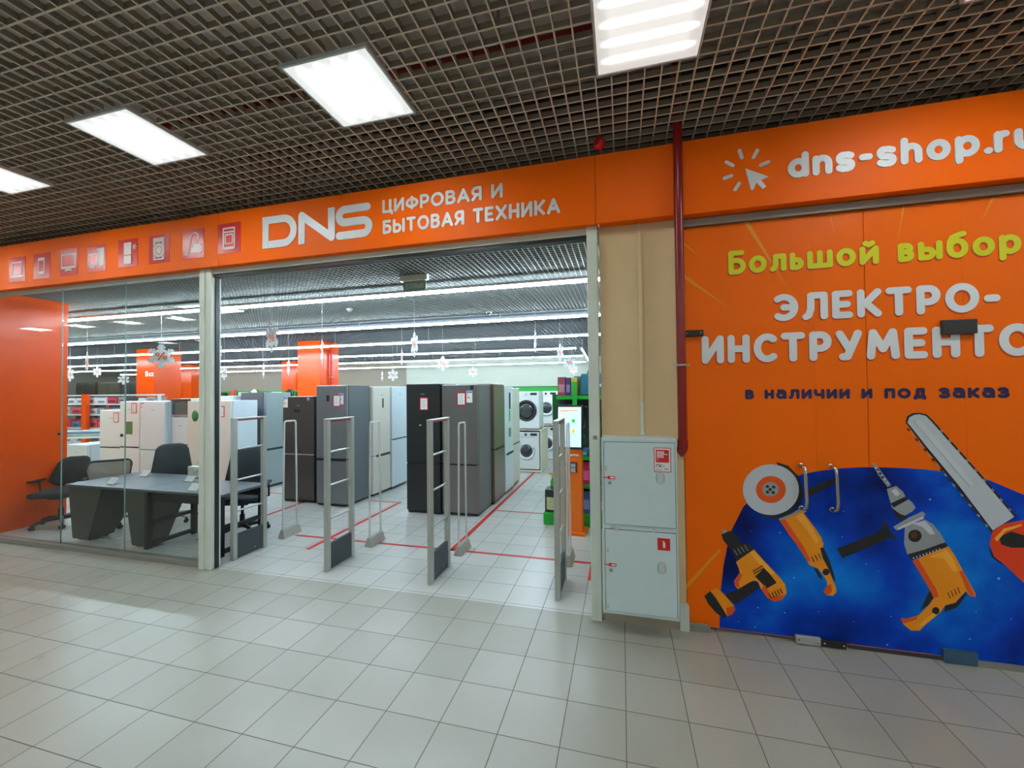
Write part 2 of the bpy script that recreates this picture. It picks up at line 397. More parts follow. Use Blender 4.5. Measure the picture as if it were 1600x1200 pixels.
PX = [-16.55, -14.69, -12.83, -10.97, -9.11, -7.25, -5.39, -3.53, -1.66, .175, 2.0, 3.86, 5.72, 7.58, 9.44, 11.3]
PY = [-.80, -4.4, -8.0, -11.6]  # rear two rows and far row ends are unseen, added for their light
holes = [(x-.305, x+.305, y-.3, y+.3) for x in PX for y in PY]
ZC = 3.78
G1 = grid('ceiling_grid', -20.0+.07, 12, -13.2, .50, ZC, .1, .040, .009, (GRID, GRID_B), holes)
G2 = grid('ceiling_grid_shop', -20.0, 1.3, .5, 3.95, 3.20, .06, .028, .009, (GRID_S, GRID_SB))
G3 = grid('ceiling_grid_dark', -30.0, 1.3, 4.15, 16.6, 3.42, .12, .05, .014, (GRID_D, GRID_D))
struct('ceiling_beam', MB().box(-20, 1.3, 3.98, 4.06, 3.16, 3.5), GRID_D)
struct('ceiling_plenum', MB().box(-30, 1.3, .62, 16.6, 3.9, 3.95), SLAB_D)

# columns clad in orange
def column(name, x0, x1, y0, y1, z1): return struct(name, MB().box(x0, x1, y0, y1, 0, z1), ORANGE_C, .004)
column('column_front', -8.95, -8.0, .33, 1.16, 3.2)
c1 = column('column_middle', -9.64, -8.82, 7.5, 8.35, 3.42)
c2 = column('column_left', -16.42, -15.58, 7.5, 8.4, 3.42)
column('column_rear', -23.2, -22.3, 13.9, 14.8, 3.42)
column('column_far', -16.42, -15.58, 13.9, 14.8, 3.42)
# white words on the column behind the white refrigerators
lt = MB(); lettering(lt, 'В', -15.98, 2.46, .18, .13, .2, 7.492, 7.5); lettering(lt, 'се', -15.82, 2.46, .18, .22, .2, 7.492, 7.5)
obj('lettering', lt, WHITE_L, c2)
pp = thing('column_pipe', 'thin red pipe running down the orange column behind the grey refrigerators', 'pipe', (-8.79, 7.95, 0))
part('pipe_run', MB().tube([(-8.76, 7.92, .02), (-8.76, 7.92, 3.42)], .035, 12), RED, pp)
part('pipe_bracket', MB().box(-8.82, -8.72, 7.89, 7.95, 2.3, 2.33), ALU, pp)

# shop front: posts, rails, glass
struct('trim_1', MB().box(-4.268, -4.195, .225, .36, 0, 3.13).box(-4.195, -4.118, .235, .35, 0, 3.13), PAINT_G, .006)
struct('trim_2', MB().box(-.252, -.170, .225, .35, 0, 3.13), PAINT_G, .005)
struct('trim_3', MB().box(-4.118, -.252, .25, .34, 3.07, 3.13), PAINT_G, .004)
struct('trim_4', MB().box(-4.118, -.252, .262, .33, 3.04, 3.07).box(-4.118, -4.105, .28, .32, 0, 3.05), BLACK)
struct('trim_5', MB().box(-7.97, -4.268, .255, .335, 0, .055), ALU_D, .004)
struct('trim_6', MB().box(-8.08, -7.97, .22, .36, 0, 3.13), BEIGE, .004)
struct('trim_7', MB().box(-8.0, -4.27, .26, .34, 3.09, 3.13), PAINT_G)
for i, (a, b) in enumerate(((-7.97, -6.485), (-6.48, -5.44), (-5.435, -4.27))):
    struct('window_%d' % (i+1), MB().box(a, b, .294, .304, .05, 3.10), GLASS)
for i, x in enumerate((-6.4825, -5.4375)):
    struct('trim_%d' % (8+i), MB().box(x-.0016, x+.0016, .2925, .3055, .055, 3.09), mat('pane_edge', (150, 176, 168), .2))
ph = MB()
for z in (1.36,): ph.lathe([(.0, 0), (.018, 0), (.018, .012), (0, .012)], (-6.51, .292, z), 'y', 12).lathe([(.0, 0), (.018, 0), (.018, .012), (0, .012)], (-5.47, .292, z), 'y', 12)
struct('trim_10', ph, BLACK)
lk = tag(obj('door_lock', MB().lathe([(0, .0), (.011, 0), (.011, .006), (0, .006)], (-.20, .2265, 1.44), 'y', 16).box(-.222, -.188, .2235, .2262, 1.425, 1.455), [ALU_D]), 'small dark lock plate on the grey entrance post beside the beige pier', 'lock')

# ================================================================== SIGNS
S = .18                                      # face of the orange fascia
sg = thing('shop_sign', 'long orange fascia sign over the shop entrance with white lettering and icons', 'sign', (-3.8, .24, 3.12))
fb = MB()
for a, b in ((-8.09, -3.955), (-3.952, -.178), (-.175, .408)): fb.box(a, b, S, S+.14, 3.122, 3.665)
part('fascia', fb, ORANGE, sg, .002)
dl = MB(); y0, y1 = S-.006, S
def dlogo(mb, x0, x1, z0, z1):
    wd = .072; H = z1-z0
    def cap(pts, square=()):
        P = [(a, b) for a, b in pts]; mb.stroke(P, wd, y0, y1, 0, 24)
        for q in square: mb.box(q[0]-wd/2, q[0]+wd/2, y0-.0014, y1, q[1]-wd/2, q[1]+wd/2)
    lo, hi = z0+wd/2, z1-wd/2
    # D
    a, b = x0+wd/2, x0+.405-wd/2; r = (hi-lo)/2
    cap([(a, lo), (a, hi), (b-r, hi)]+arc(b-r, (lo+hi)/2, r, r, 90, -90)+[(a, lo)], [(a, lo), (a, hi)])
    # N
    a, b = x0+.425+wd/2, x0+.83-wd/2
    cap([(a, lo), (a, hi), (b, lo), (b, hi)], [(a, lo), (b, hi)])
    # S
    a, b = x0+.842+wd/2, x1-wd/2; q = (hi-lo)/4; md = (lo+hi)/2
    cap([(b-.02, hi), (a+q, hi)]+arc(a+q, md+q, q, q, 90, 270)+[(b-q, md)]+arc(b-q, md-q, q, q, 90, -90)+[(a, lo)])
dlogo(dl, -3.395, -2.165, 3.238, 3.55)
part('lettering', dl, WHITE_L, sg)
for q in lettering(MB(), 'ЦИФРОВАЯ И', -2.062, 3.43, .122, 1.13, .2, y0, y1): part('lettering', q, WHITE_L, sg)
for q in lettering(MB(), 'БЫТОВАЯ ТЕХНИКА', -2.058, 3.24, .126, 1.605, .2, y0, y1): part('lettering', q, WHITE_L, sg)
TILE_M = mat('pink_red_tile', (206, 44, 44), .3)
ICON_M = mat('pale_icon', (228, 214, 210), .4)
def rect(mb, x0, x1, z0, z1, wd, ya, yb): mb.stroke([(x0, z0), (x1, z0), (x1, z1), (x0, z1), (x0, z0)], wd, ya, yb, 0, 8)
for i, (cx, cz) in enumerate(((-7.065, 3.35), (-6.625, 3.357), (-6.162, 3.361), (-5.705, 3.360), (-5.22, 3.375), (-4.762, 3.376), (-4.285, 3.381), (-3.815, 3.393))):
    t = part('icon_tile', MB().box(cx-.145, cx+.145, S-.003, S, cz-.152, cz+.152), TILE_M, sg)
    m = MB(); a, b = S-.006, S-.003; e = .018
    def st(p, wd=e): m.stroke([(cx+x, cz+z) for x, z in p], wd, a, b, 0, 10)
    def rc(x0, x1, z0, z1, wd=e): rect(m, cx+x0, cx+x1, cz+z0, cz+z1, wd, a, b)
    def bx(x0, x1, z0, z1): m.box(cx+x0, cx+x1, a-.0013, b, cz+z0, cz+z1)
    def ring(x, z, r, wd): m.stroke([(cx+p, cz+q) for p, q in arc(x, z, r, r, 0, 360, 20)], wd, a, b, 0, 8)
    if i == 0: rc(-.085, .085, -.05, .085); st([(-.105, -.085), (.105, -.085)], .022)
    if i == 1: rc(-.05, .05, -.09, .09); bx(-.05, .05, .06, .09); bx(-.05, .05, -.09, -.065)
    if i == 2: rc(-.115, .115, -.06, .09); st([(-.05, -.095), (0, -.088), (.05, -.095)], .02); bx(-.12, .12, -.075, -.055)
    if i == 3: rc(-.12, .02, -.07, .05); st([(-.09, -.095), (-.02, -.095)]); m.prism([(cx+.035, cz-.09), (cx+.12, cz-.09), (cx+.12, cz+.115), (cx+.0, cz+.115), (cx+.0, cz+.085), (cx+.035, cz+.085)], a, b)
    if i == 4: bx(-.055, .055, -.018, .115); bx(-.055, .055, -.12, -.028); [st([(.1+.032*math.cos(k*PI/3), .06+.032*math.sin(k*PI/3)), (.1-.032*math.cos(k*PI/3), .06-.032*math.sin(k*PI/3))], .01) for k in range(3)]
    if i == 5: bx(-.08, .08, .072, .12); bx(-.08, -.068, -.12, .072); bx(.068, .08, -.12, .072); bx(-.08, .08, -.12, -.105); ring(0, -.015, .062, .03); ring(0, -.015, .02, .04); [bx(s*.062-.016, s*.062+.016, z-.016, z+.016) for s in (-1, 1) for z in (.058, -.09)]
    if i == 6: st([(-.105, -.105), (-.06, -.1), (-.03, .06)]+arc(.02, .065, .05, .05, 170, 10, 8)+[(.06, .03), (.0, -.02)], .016); ring(.085, -.06, .03, .022); m.prism([(cx-.03, cz-.1), (cx+.1, cz-.1), (cx+.09, cz-.01), (cx+.03, cz+.0), (cx-.02, cz-.05)], a, b)
    if i == 7: rc(-.07, .07, -.1, .1); rc(-.045, .045, -.055, .035, .014); st([(-.06, .062), (.06, .062)], .016); bx(-.07, .07, -.115, -.095)
    obj('icon', m, ICON_M, t)
s2 = thing('shop_sign', 'orange fascia sign with white web address and cursor icon above the mural', 'sign', (1.9, .24, 3.12))
part('fascia', MB().box(.462, 3.4, S, S+.14, 3.115, 3.668), ORANGE, s2, .002)
t3 = MB(); lettering(t3, 'dns-shop.ru', 1.155, 3.285, .192, 1.365, .225, y0, y1, gap=.12); part('lettering', t3, WHITE_L, s2)
cu = MB()
for k in ((( .852, 3.535), (.866, 3.483)), ((.966, 3.518), (.942, 3.474)), ((.764, 3.464), (.806, 3.434)), ((1.036, 3.425), (.986, 3.408)), ((.748, 3.347), (.796, 3.361)), ((.818, 3.256), (.845, 3.297))):
    cu.stroke(list(k), .024, y0, y1)
cu.prism([(.886, 3.40), (.921, 3.24), (.936, 3.238), (.957, 3.288), (.995, 3.236), (1.018, 3.252), (.985, 3.302), (1.036, 3.318)], y0, y1)
part('cursor_icon', cu, WHITE_L, s2)
struct('trim_11', MB().box(.462, 3.4, .262, .33, 3.055, 3.112), ALU_D, .003)

# ================================================================== MURAL (a flat print on the closed glass doors)
# outlines of the printed artwork, metres on the wall (x, z)
TOOLS = [
('grinder_guard', 'K', [(1.082, 1.28), (1.158, 1.254), (1.22, 1.181), (1.249, 1.076), (1.231, 0.986), (1.167, 0.91), (1.087, 0.865), (0.99, 0.877), (0.974, 0.897), (1.087, 0.896), (1.168, 0.946), (1.214, 1.038), (1.204, 1.163), (1.142, 1.232), (1.088, 1.255)]),
('grinder_neck', 'G', [(1.087, 0.869), (1.175, 0.914), (1.231, 0.959), (1.265, 0.934), (1.11, 0.831)]),
('grinder_body', 'O', [(1.095, 0.855), (1.167, 0.892), (1.238, 0.936), (1.269, 0.89), (1.314, 0.822), (1.351, 0.76), (1.365, 0.712), (1.361, 0.685), (1.343, 0.682), (1.355, 0.615), (1.392, 0.539), (1.413, 0.472), (1.434, 0.418), (1.437, 0.384), (1.415, 0.354), (1.373, 0.356), (1.355, 0.378), (1.383, 0.425), (1.378, 0.459), (1.357, 0.497), (1.325, 0.54), (1.279, 0.553), (1.262, 0.58), (1.24, 0.622), (1.194, 0.698), (1.148, 0.765)]),
('grinder_grip', 'K', [(1.343, 0.682), (1.364, 0.687), (1.393, 0.618), (1.424, 0.508), (1.432, 0.453), (1.417, 0.472), (1.392, 0.539), (1.36, 0.61)]),
('grinder_trigger', 'K', [(1.3, 0.539), (1.325, 0.533), (1.348, 0.491), (1.352, 0.457), (1.329, 0.477)]),
('grinder_hole', 'K', [(1.397, 0.519), (1.394, 0.506), (1.386, 0.497), (1.376, 0.492), (1.365, 0.494), (1.357, 0.503), (1.355, 0.515), (1.358, 0.527), (1.366, 0.537), (1.377, 0.541), (1.387, 0.539), (1.395, 0.531)]),
('side_handle', 'K', [(1.261, 1.055), (1.28, 1.095), (1.343, 1.133), (1.466, 1.192), (1.483, 1.172), (1.404, 1.115), (1.323, 1.065), (1.271, 1.034)]),
('driver_bit', 'G', [(0.711, 0.761), (0.739, 0.767), (0.75, 0.734), (0.721, 0.721)]),
('driver_chuck', 'K', [(0.707, 0.727), (0.764, 0.758), (0.809, 0.73), (0.841, 0.668), (0.896, 0.673), (0.92, 0.631), (0.806, 0.542), (0.773, 0.616), (0.72, 0.684)]),
('driver_body', 'O', [(0.802, 0.532), (0.923, 0.635), (0.984, 0.562), (1.079, 0.458), (1.119, 0.405), (1.129, 0.344), (1.1, 0.292), (1.043, 0.271), (1.003, 0.293), (0.964, 0.352), (0.945, 0.404), (0.916, 0.408), (0.891, 0.389), (0.815, 0.332), (0.792, 0.355), (0.786, 0.391), (0.827, 0.456), (0.818, 0.493)]),
('driver_panel', 'K', [(0.926, 0.439), (0.993, 0.509), (1.067, 0.408), (1.003, 0.36)]),
('driver_grip', 'K', [(0.722, 0.288), (0.815, 0.335), (0.899, 0.399), (0.942, 0.395), (0.956, 0.369), (0.897, 0.304), (0.796, 0.223), (0.746, 0.245)]),
('driver_battery', 'K', [(0.581, 0.257), (0.624, 0.299), (0.661, 0.253), (0.708, 0.176), (0.737, 0.124), (0.71, 0.109), (0.66, 0.142), (0.609, 0.2)]),
('driver_band', 'O', [(0.624, 0.299), (0.671, 0.327), (0.713, 0.291), (0.783, 0.212), (0.792, 0.182), (0.77, 0.143), (0.737, 0.124), (0.708, 0.176), (0.661, 0.253)]),
('driver_band_red', 'R', [(0.728, 0.187), (0.783, 0.207), (0.792, 0.182), (0.77, 0.143), (0.737, 0.124)]),
('hammer_bit', 'G', [(1.663, 1.29), (1.684, 1.29), (1.719, 1.233), (1.772, 1.145), (1.751, 1.131), (1.701, 1.21)]),
('hammer_bit_groove', 'K', [(1.688, 1.249), (1.702, 1.253), (1.733, 1.195), (1.724, 1.182)]),
('hammer_chuck', 'G', [(1.747, 1.118), (1.8, 1.141), (1.836, 1.106), (1.852, 1.07), (1.889, 1.033), (1.906, 1.001), (1.887, 0.974), (1.845, 0.943), (1.81, 0.944), (1.775, 0.984), (1.756, 1.068)]),
('hammer_chuck_ring', 'K', [(1.766, 1.021), (1.852, 1.073), (1.868, 1.054), (1.782, 0.993)]),
('hammer_neck', 'K', [(1.772, 0.992), (1.817, 0.953), (1.845, 0.943), (1.862, 0.922), (1.823, 0.902), (1.792, 0.931)]),
('hammer_collar', 'G', [(1.777, 0.862), (1.865, 0.931), (1.943, 0.978), (1.96, 0.959), (1.941, 0.924), (1.871, 0.886), (1.796, 0.84)]),
('hammer_gearbox', 'G', [(1.843, 0.867), (1.955, 0.925), (1.996, 0.898), (2.035, 0.843), (2.062, 0.784), (2.026, 0.748), (1.88, 0.668), (1.853, 0.678), (1.836, 0.752)]),
('hammer_gear_ring', 'K', [(1.935, 0.813), (1.932, 0.799), (1.925, 0.786), (1.915, 0.776), (1.903, 0.77), (1.89, 0.769), (1.878, 0.773), (1.868, 0.781), (1.862, 0.793), (1.86, 0.807), (1.862, 0.822), (1.869, 0.835), (1.879, 0.845), (1.892, 0.851), (1.905, 0.852), (1.917, 0.848), (1.927, 0.84), (1.933, 0.828)]),
('hammer_gear_dot', 'S', [(1.913, 0.817), (1.91, 0.806), (1.903, 0.797), (1.893, 0.793), (1.883, 0.795), (1.876, 0.803), (1.874, 0.814), (1.877, 0.825), (1.884, 0.833), (1.894, 0.837), (1.903, 0.835), (1.91, 0.827)]),
('hammer_side_handle', 'K', [(1.443, 0.687), (1.545, 0.741), (1.678, 0.815), (1.715, 0.847), (1.721, 0.909), (1.743, 0.88), (1.759, 0.83), (1.795, 0.785), (1.789, 0.775), (1.757, 0.789), (1.703, 0.754), (1.603, 0.694), (1.476, 0.622)]),
('hammer_band', 'K', [(1.849, 0.682), (1.951, 0.725), (2.033, 0.768), (2.062, 0.781), (2.075, 0.755), (1.971, 0.7), (1.878, 0.646)]),
('hammer_body', 'O', [(1.88, 0.641), (1.97, 0.697), (2.08, 0.756), (2.108, 0.706), (2.168, 0.568), (2.212, 0.467), (2.215, 0.438), (2.185, 0.443), (2.164, 0.473), (2.105, 0.389), (2.051, 0.366), (2.03, 0.323), (2.002, 0.29), (1.946, 0.23), (1.911, 0.183), (1.862, 0.175), (1.821, 0.21), (1.805, 0.248), (1.843, 0.253), (1.906, 0.282), (1.963, 0.356), (1.991, 0.404), (1.976, 0.448), (1.946, 0.511)]),
('hammer_under', 'K', [(2.105, 0.386), (2.163, 0.463), (2.165, 0.444), (2.113, 0.358), (2.046, 0.322), (2.052, 0.363)]),
('hammer_trigger', 'K', [(1.968, 0.451), (1.981, 0.441), (1.991, 0.409), (1.96, 0.355), (1.914, 0.317), (1.943, 0.387)]),
('hammer_hole', 'K', [(2.02, 0.327), (2.017, 0.314), (2.01, 0.304), (1.999, 0.299), (1.989, 0.301), (1.982, 0.309), (1.979, 0.321), (1.982, 0.334), (1.99, 0.344), (2.0, 0.349), (2.011, 0.347), (2.018, 0.339)]),
('saw_chain', 'K', [(1.863, 1.573), (1.873, 1.615), (1.902, 1.636), (1.94, 1.639), (1.981, 1.629), (2.018, 1.583), (2.123, 1.434), (2.276, 1.218), (2.438, 0.978), (2.306, 0.864), (2.13, 1.154), (1.986, 1.373)]),
('saw_bar', 'B', [(1.873, 1.573), (1.884, 1.607), (1.909, 1.624), (1.94, 1.629), (1.975, 1.619), (2.005, 1.582), (2.269, 1.206), (2.425, 0.974), (2.314, 0.879), (2.137, 1.171), (1.987, 1.395)]),
('saw_body', 'C', [(2.295, 0.79), (2.312, 0.872), (2.371, 0.925), (2.471, 0.956), (2.62, 0.974), (2.759, 0.814), (2.724, 0.41), (2.606, 0.426), (2.461, 0.559), (2.365, 0.668), (2.317, 0.712)]),
('saw_clutch', 'K', [(2.343, 0.839), (2.408, 0.88), (2.469, 0.86), (2.543, 0.827), (2.541, 0.764), (2.467, 0.781), (2.405, 0.776), (2.355, 0.792)]),
('saw_guard', 'K', [(2.291, 0.774), (2.317, 0.709), (2.364, 0.665), (2.346, 0.669), (2.302, 0.71)]),
]
TOOLS += [
('hammer_shade', 'R', [(1.88, 0.641), (1.912, 0.658), (2.006, 0.468), (2.018, 0.42), (1.991, 0.404), (1.976, 0.448), (1.946, 0.511)]),
('hammer_shade_low', 'R', [(1.805, 0.248), (1.843, 0.253), (1.899, 0.276), (1.892, 0.252), (1.842, 0.227), (1.821, 0.216)]),
('hammer_fin', 'R', [(2.132, 0.597), (2.15, 0.607), (2.205, 0.466), (2.215, 0.438), (2.185, 0.443), (2.166, 0.486)]),
('hammer_light', 'Y', [(1.97, 0.677), (2.069, 0.735), (2.105, 0.666), (2.127, 0.596), (2.1, 0.593), (2.051, 0.674)]),
('hammer_light_low', 'Y', [(1.926, 0.243), (1.989, 0.309), (2.002, 0.295), (1.939, 0.225), (1.904, 0.204)]),
('hammer_slot', 'S', [(2.065, 0.451), (2.077, 0.413), (2.082, 0.416), (2.07, 0.454)]),
('hammer_slot', 'S', [(2.083, 0.464), (2.095, 0.426), (2.1, 0.429), (2.088, 0.467)]),
('hammer_slot', 'S', [(2.1, 0.478), (2.113, 0.44), (2.118, 0.443), (2.105, 0.481)]),
('hammer_slot', 'S', [(2.118, 0.491), (2.13, 0.453), (2.135, 0.456), (2.123, 0.494)]),
('hammer_ring', 'W', [(1.801, 0.857), (1.942, 0.944), (1.951, 0.932), (1.807, 0.844)]),
('hammer_gloss', 'W', [(1.885, 0.893), (1.955, 0.915), (1.988, 0.872), (2.008, 0.832), (1.98, 0.827), (1.94, 0.874)]),
('hammer_chuck_gloss', 'W', [(1.771, 1.106), (1.797, 1.124), (1.82, 1.088), (1.798, 1.07)]),
('hammer_bit', 'W', [(1.678, 1.259), (1.689, 1.252), (1.693, 1.26), (1.681, 1.267)]),
('hammer_bit', 'W', [(1.695, 1.234), (1.706, 1.227), (1.709, 1.235), (1.698, 1.242)]),
('hammer_bit', 'W', [(1.711, 1.209), (1.723, 1.202), (1.726, 1.21), (1.715, 1.216)]),
('hammer_bit', 'W', [(1.728, 1.184), (1.739, 1.177), (1.743, 1.185), (1.731, 1.192)]),
('hammer_bit', 'W', [(1.745, 1.159), (1.756, 1.153), (1.759, 1.16), (1.748, 1.167)]),
('hammer_band', 'W', [(1.882, 0.665), (1.886, 0.654), (1.891, 0.657), (1.887, 0.669)]),
('hammer_band', 'W', [(1.9, 0.675), (1.904, 0.663), (1.909, 0.666), (1.905, 0.678)]),
('hammer_band', 'W', [(1.918, 0.684), (1.922, 0.673), (1.927, 0.676), (1.923, 0.687)]),
('hammer_band', 'W', [(1.936, 0.693), (1.94, 0.682), (1.945, 0.685), (1.941, 0.696)]),
('hammer_band', 'W', [(1.954, 0.702), (1.958, 0.691), (1.963, 0.694), (1.96, 0.705)]),
('hammer_band', 'W', [(1.972, 0.711), (1.976, 0.7), (1.981, 0.703), (1.977, 0.714)]),
('hammer_band', 'W', [(1.99, 0.72), (1.994, 0.709), (1.999, 0.712), (1.995, 0.723)]),
('hammer_band', 'W', [(2.008, 0.729), (2.012, 0.718), (2.017, 0.721), (2.013, 0.732)]),
('hammer_band', 'W', [(2.026, 0.738), (2.03, 0.727), (2.035, 0.73), (2.031, 0.741)]),
('grinder_shade', 'R', [(1.095, 0.855), (1.127, 0.871), (1.241, 0.684), (1.283, 0.587), (1.262, 0.58), (1.24, 0.622), (1.194, 0.698), (1.148, 0.765)]),
('grinder_shade_low', 'R', [(1.355, 0.378), (1.383, 0.425), (1.405, 0.436), (1.407, 0.384), (1.385, 0.361), (1.373, 0.356)]),
('grinder_light', 'Y', [(1.198, 0.891), (1.238, 0.922), (1.298, 0.821), (1.338, 0.736), (1.319, 0.708), (1.259, 0.81)]),
('grinder_slot', 'S', [(1.286, 0.616), (1.301, 0.578), (1.307, 0.582), (1.292, 0.619)]),
('grinder_slot', 'S', [(1.308, 0.628), (1.323, 0.591), (1.329, 0.594), (1.314, 0.632)]),
('grinder_slot', 'S', [(1.33, 0.641), (1.345, 0.603), (1.35, 0.607), (1.336, 0.644)]),
('driver_shade', 'R', [(0.964, 0.352), (0.989, 0.387), (1.028, 0.305), (1.092, 0.321), (1.116, 0.333), (1.1, 0.292), (1.043, 0.271), (1.003, 0.293)]),
('driver_shade_grip', 'R', [(0.786, 0.391), (0.827, 0.456), (0.842, 0.444), (0.816, 0.381), (0.824, 0.344), (0.792, 0.355)]),
('driver_light', 'Y', [(0.895, 0.609), (0.923, 0.629), (0.984, 0.557), (1.055, 0.474), (1.028, 0.464), (0.951, 0.541)]),
('driver_vent', 'S', [(1.012, 0.323), (1.027, 0.289), (1.034, 0.293), (1.019, 0.328)]),
('driver_vent', 'S', [(1.03, 0.334), (1.045, 0.3), (1.052, 0.305), (1.037, 0.339)]),
('driver_vent', 'S', [(1.047, 0.345), (1.063, 0.311), (1.07, 0.316), (1.055, 0.35)]),
('driver_vent', 'S', [(1.065, 0.356), (1.081, 0.322), (1.088, 0.327), (1.073, 0.361)]),
('driver_vent', 'S', [(1.083, 0.367), (1.098, 0.333), (1.106, 0.338), (1.09, 0.372)]),
('driver_slot', 'S', [(0.912, 0.47), (0.982, 0.521), (0.979, 0.527), (0.909, 0.476)]),
('driver_slot', 'S', [(0.92, 0.455), (0.99, 0.505), (0.986, 0.511), (0.917, 0.461)]),
('driver_chuck', 'G', [(0.788, 0.622), (0.811, 0.581), (0.815, 0.585), (0.792, 0.625)]),
('driver_chuck', 'G', [(0.812, 0.635), (0.834, 0.594), (0.839, 0.598), (0.816, 0.638)]),
('driver_chuck', 'G', [(0.835, 0.648), (0.858, 0.608), (0.862, 0.611), (0.84, 0.651)]),
('driver_chuck', 'G', [(0.859, 0.661), (0.881, 0.621), (0.886, 0.624), (0.863, 0.664)]),
('saw_chain', 'K', [(2.433, 0.984), (2.422, 1.001), (2.417, 0.99), (2.427, 0.98)]),
('saw_chain', 'G', [(2.412, 1.014), (2.401, 1.031), (2.396, 1.02), (2.407, 1.01)]),
('saw_chain', 'K', [(2.391, 1.044), (2.38, 1.061), (2.375, 1.051), (2.386, 1.04)]),
('saw_chain', 'G', [(2.37, 1.075), (2.359, 1.091), (2.354, 1.081), (2.365, 1.07)]),
('saw_chain', 'K', [(2.349, 1.105), (2.338, 1.121), (2.333, 1.111), (2.344, 1.101)]),
('saw_chain', 'G', [(2.328, 1.135), (2.317, 1.152), (2.312, 1.142), (2.323, 1.131)]),
('saw_chain', 'K', [(2.307, 1.166), (2.296, 1.183), (2.29, 1.172), (2.301, 1.162)]),
('saw_chain', 'G', [(2.286, 1.197), (2.274, 1.213), (2.269, 1.203), (2.28, 1.192)]),
('saw_chain', 'K', [(2.264, 1.228), (2.253, 1.244), (2.247, 1.234), (2.259, 1.223)]),
('saw_chain', 'G', [(2.243, 1.259), (2.231, 1.275), (2.226, 1.265), (2.237, 1.254)]),
('saw_chain', 'K', [(2.221, 1.29), (2.21, 1.307), (2.204, 1.297), (2.215, 1.286)]),
('saw_chain', 'G', [(2.2, 1.321), (2.188, 1.338), (2.182, 1.328), (2.194, 1.317)]),
('saw_chain', 'K', [(2.178, 1.353), (2.166, 1.37), (2.16, 1.359), (2.172, 1.348)]),
('saw_chain', 'G', [(2.156, 1.384), (2.144, 1.401), (2.139, 1.391), (2.15, 1.38)]),
('saw_chain', 'K', [(2.134, 1.416), (2.122, 1.433), (2.116, 1.423), (2.128, 1.412)]),
('saw_chain', 'G', [(2.112, 1.448), (2.1, 1.465), (2.094, 1.455), (2.106, 1.443)]),
('saw_chain', 'K', [(2.09, 1.48), (2.078, 1.497), (2.072, 1.487), (2.084, 1.475)]),
('saw_chain', 'G', [(2.067, 1.512), (2.055, 1.529), (2.05, 1.519), (2.061, 1.508)]),
('saw_chain', 'K', [(2.045, 1.544), (2.033, 1.562), (2.027, 1.551), (2.039, 1.54)]),
('saw_chain', 'K', [(1.868, 1.531), (1.879, 1.513), (1.886, 1.523), (1.874, 1.535)]),
('saw_chain', 'G', [(1.89, 1.497), (1.902, 1.479), (1.908, 1.489), (1.896, 1.501)]),
('saw_chain', 'K', [(1.912, 1.463), (1.924, 1.445), (1.93, 1.456), (1.918, 1.468)]),
('saw_chain', 'G', [(1.934, 1.43), (1.946, 1.412), (1.952, 1.422), (1.94, 1.434)]),
('saw_chain', 'K', [(1.956, 1.397), (1.967, 1.379), (1.973, 1.389), (1.962, 1.401)]),
('saw_chain', 'G', [(1.978, 1.363), (1.989, 1.346), (1.995, 1.356), (1.984, 1.368)]),
('saw_chain', 'K', [(1.999, 1.33), (2.011, 1.313), (2.017, 1.323), (2.005, 1.335)]),
('saw_chain', 'G', [(2.021, 1.297), (2.032, 1.28), (2.038, 1.29), (2.027, 1.302)]),
('saw_chain', 'K', [(2.042, 1.265), (2.054, 1.247), (2.06, 1.257), (2.049, 1.269)]),
('saw_chain', 'G', [(2.064, 1.232), (2.075, 1.215), (2.081, 1.225), (2.07, 1.236)]),
('saw_chain', 'K', [(2.085, 1.2), (2.097, 1.182), (2.102, 1.192), (2.091, 1.204)]),
('saw_chain', 'G', [(2.106, 1.167), (2.118, 1.15), (2.124, 1.16), (2.112, 1.171)]),
('saw_chain', 'K', [(2.127, 1.135), (2.139, 1.118), (2.145, 1.128), (2.134, 1.139)]),
('saw_chain', 'G', [(2.149, 1.103), (2.16, 1.086), (2.166, 1.096), (2.155, 1.107)]),
('saw_chain', 'K', [(2.169, 1.071), (2.181, 1.054), (2.186, 1.064), (2.176, 1.075)]),
('saw_chain', 'G', [(2.19, 1.039), (2.202, 1.022), (2.207, 1.032), (2.196, 1.043)]),
('saw_chain', 'K', [(2.211, 1.008), (2.222, 0.991), (2.228, 1.001), (2.217, 1.012)]),
('saw_chain', 'G', [(2.232, 0.976), (2.243, 0.959), (2.249, 0.969), (2.238, 0.98)]),
('saw_chain', 'K', [(2.252, 0.945), (2.263, 0.928), (2.269, 0.938), (2.258, 0.949)]),
('saw_chain', 'G', [(2.273, 0.913), (2.284, 0.897), (2.29, 0.907), (2.279, 0.918)]),
('saw_gloss', 'W', [(1.908, 1.582), (1.939, 1.599), (2.222, 1.175), (2.202, 1.154)]),
('saw_light', 'Y', [(2.32, 0.828), (2.37, 0.896), (2.459, 0.931), (2.459, 0.919), (2.376, 0.877), (2.332, 0.81)]),
]
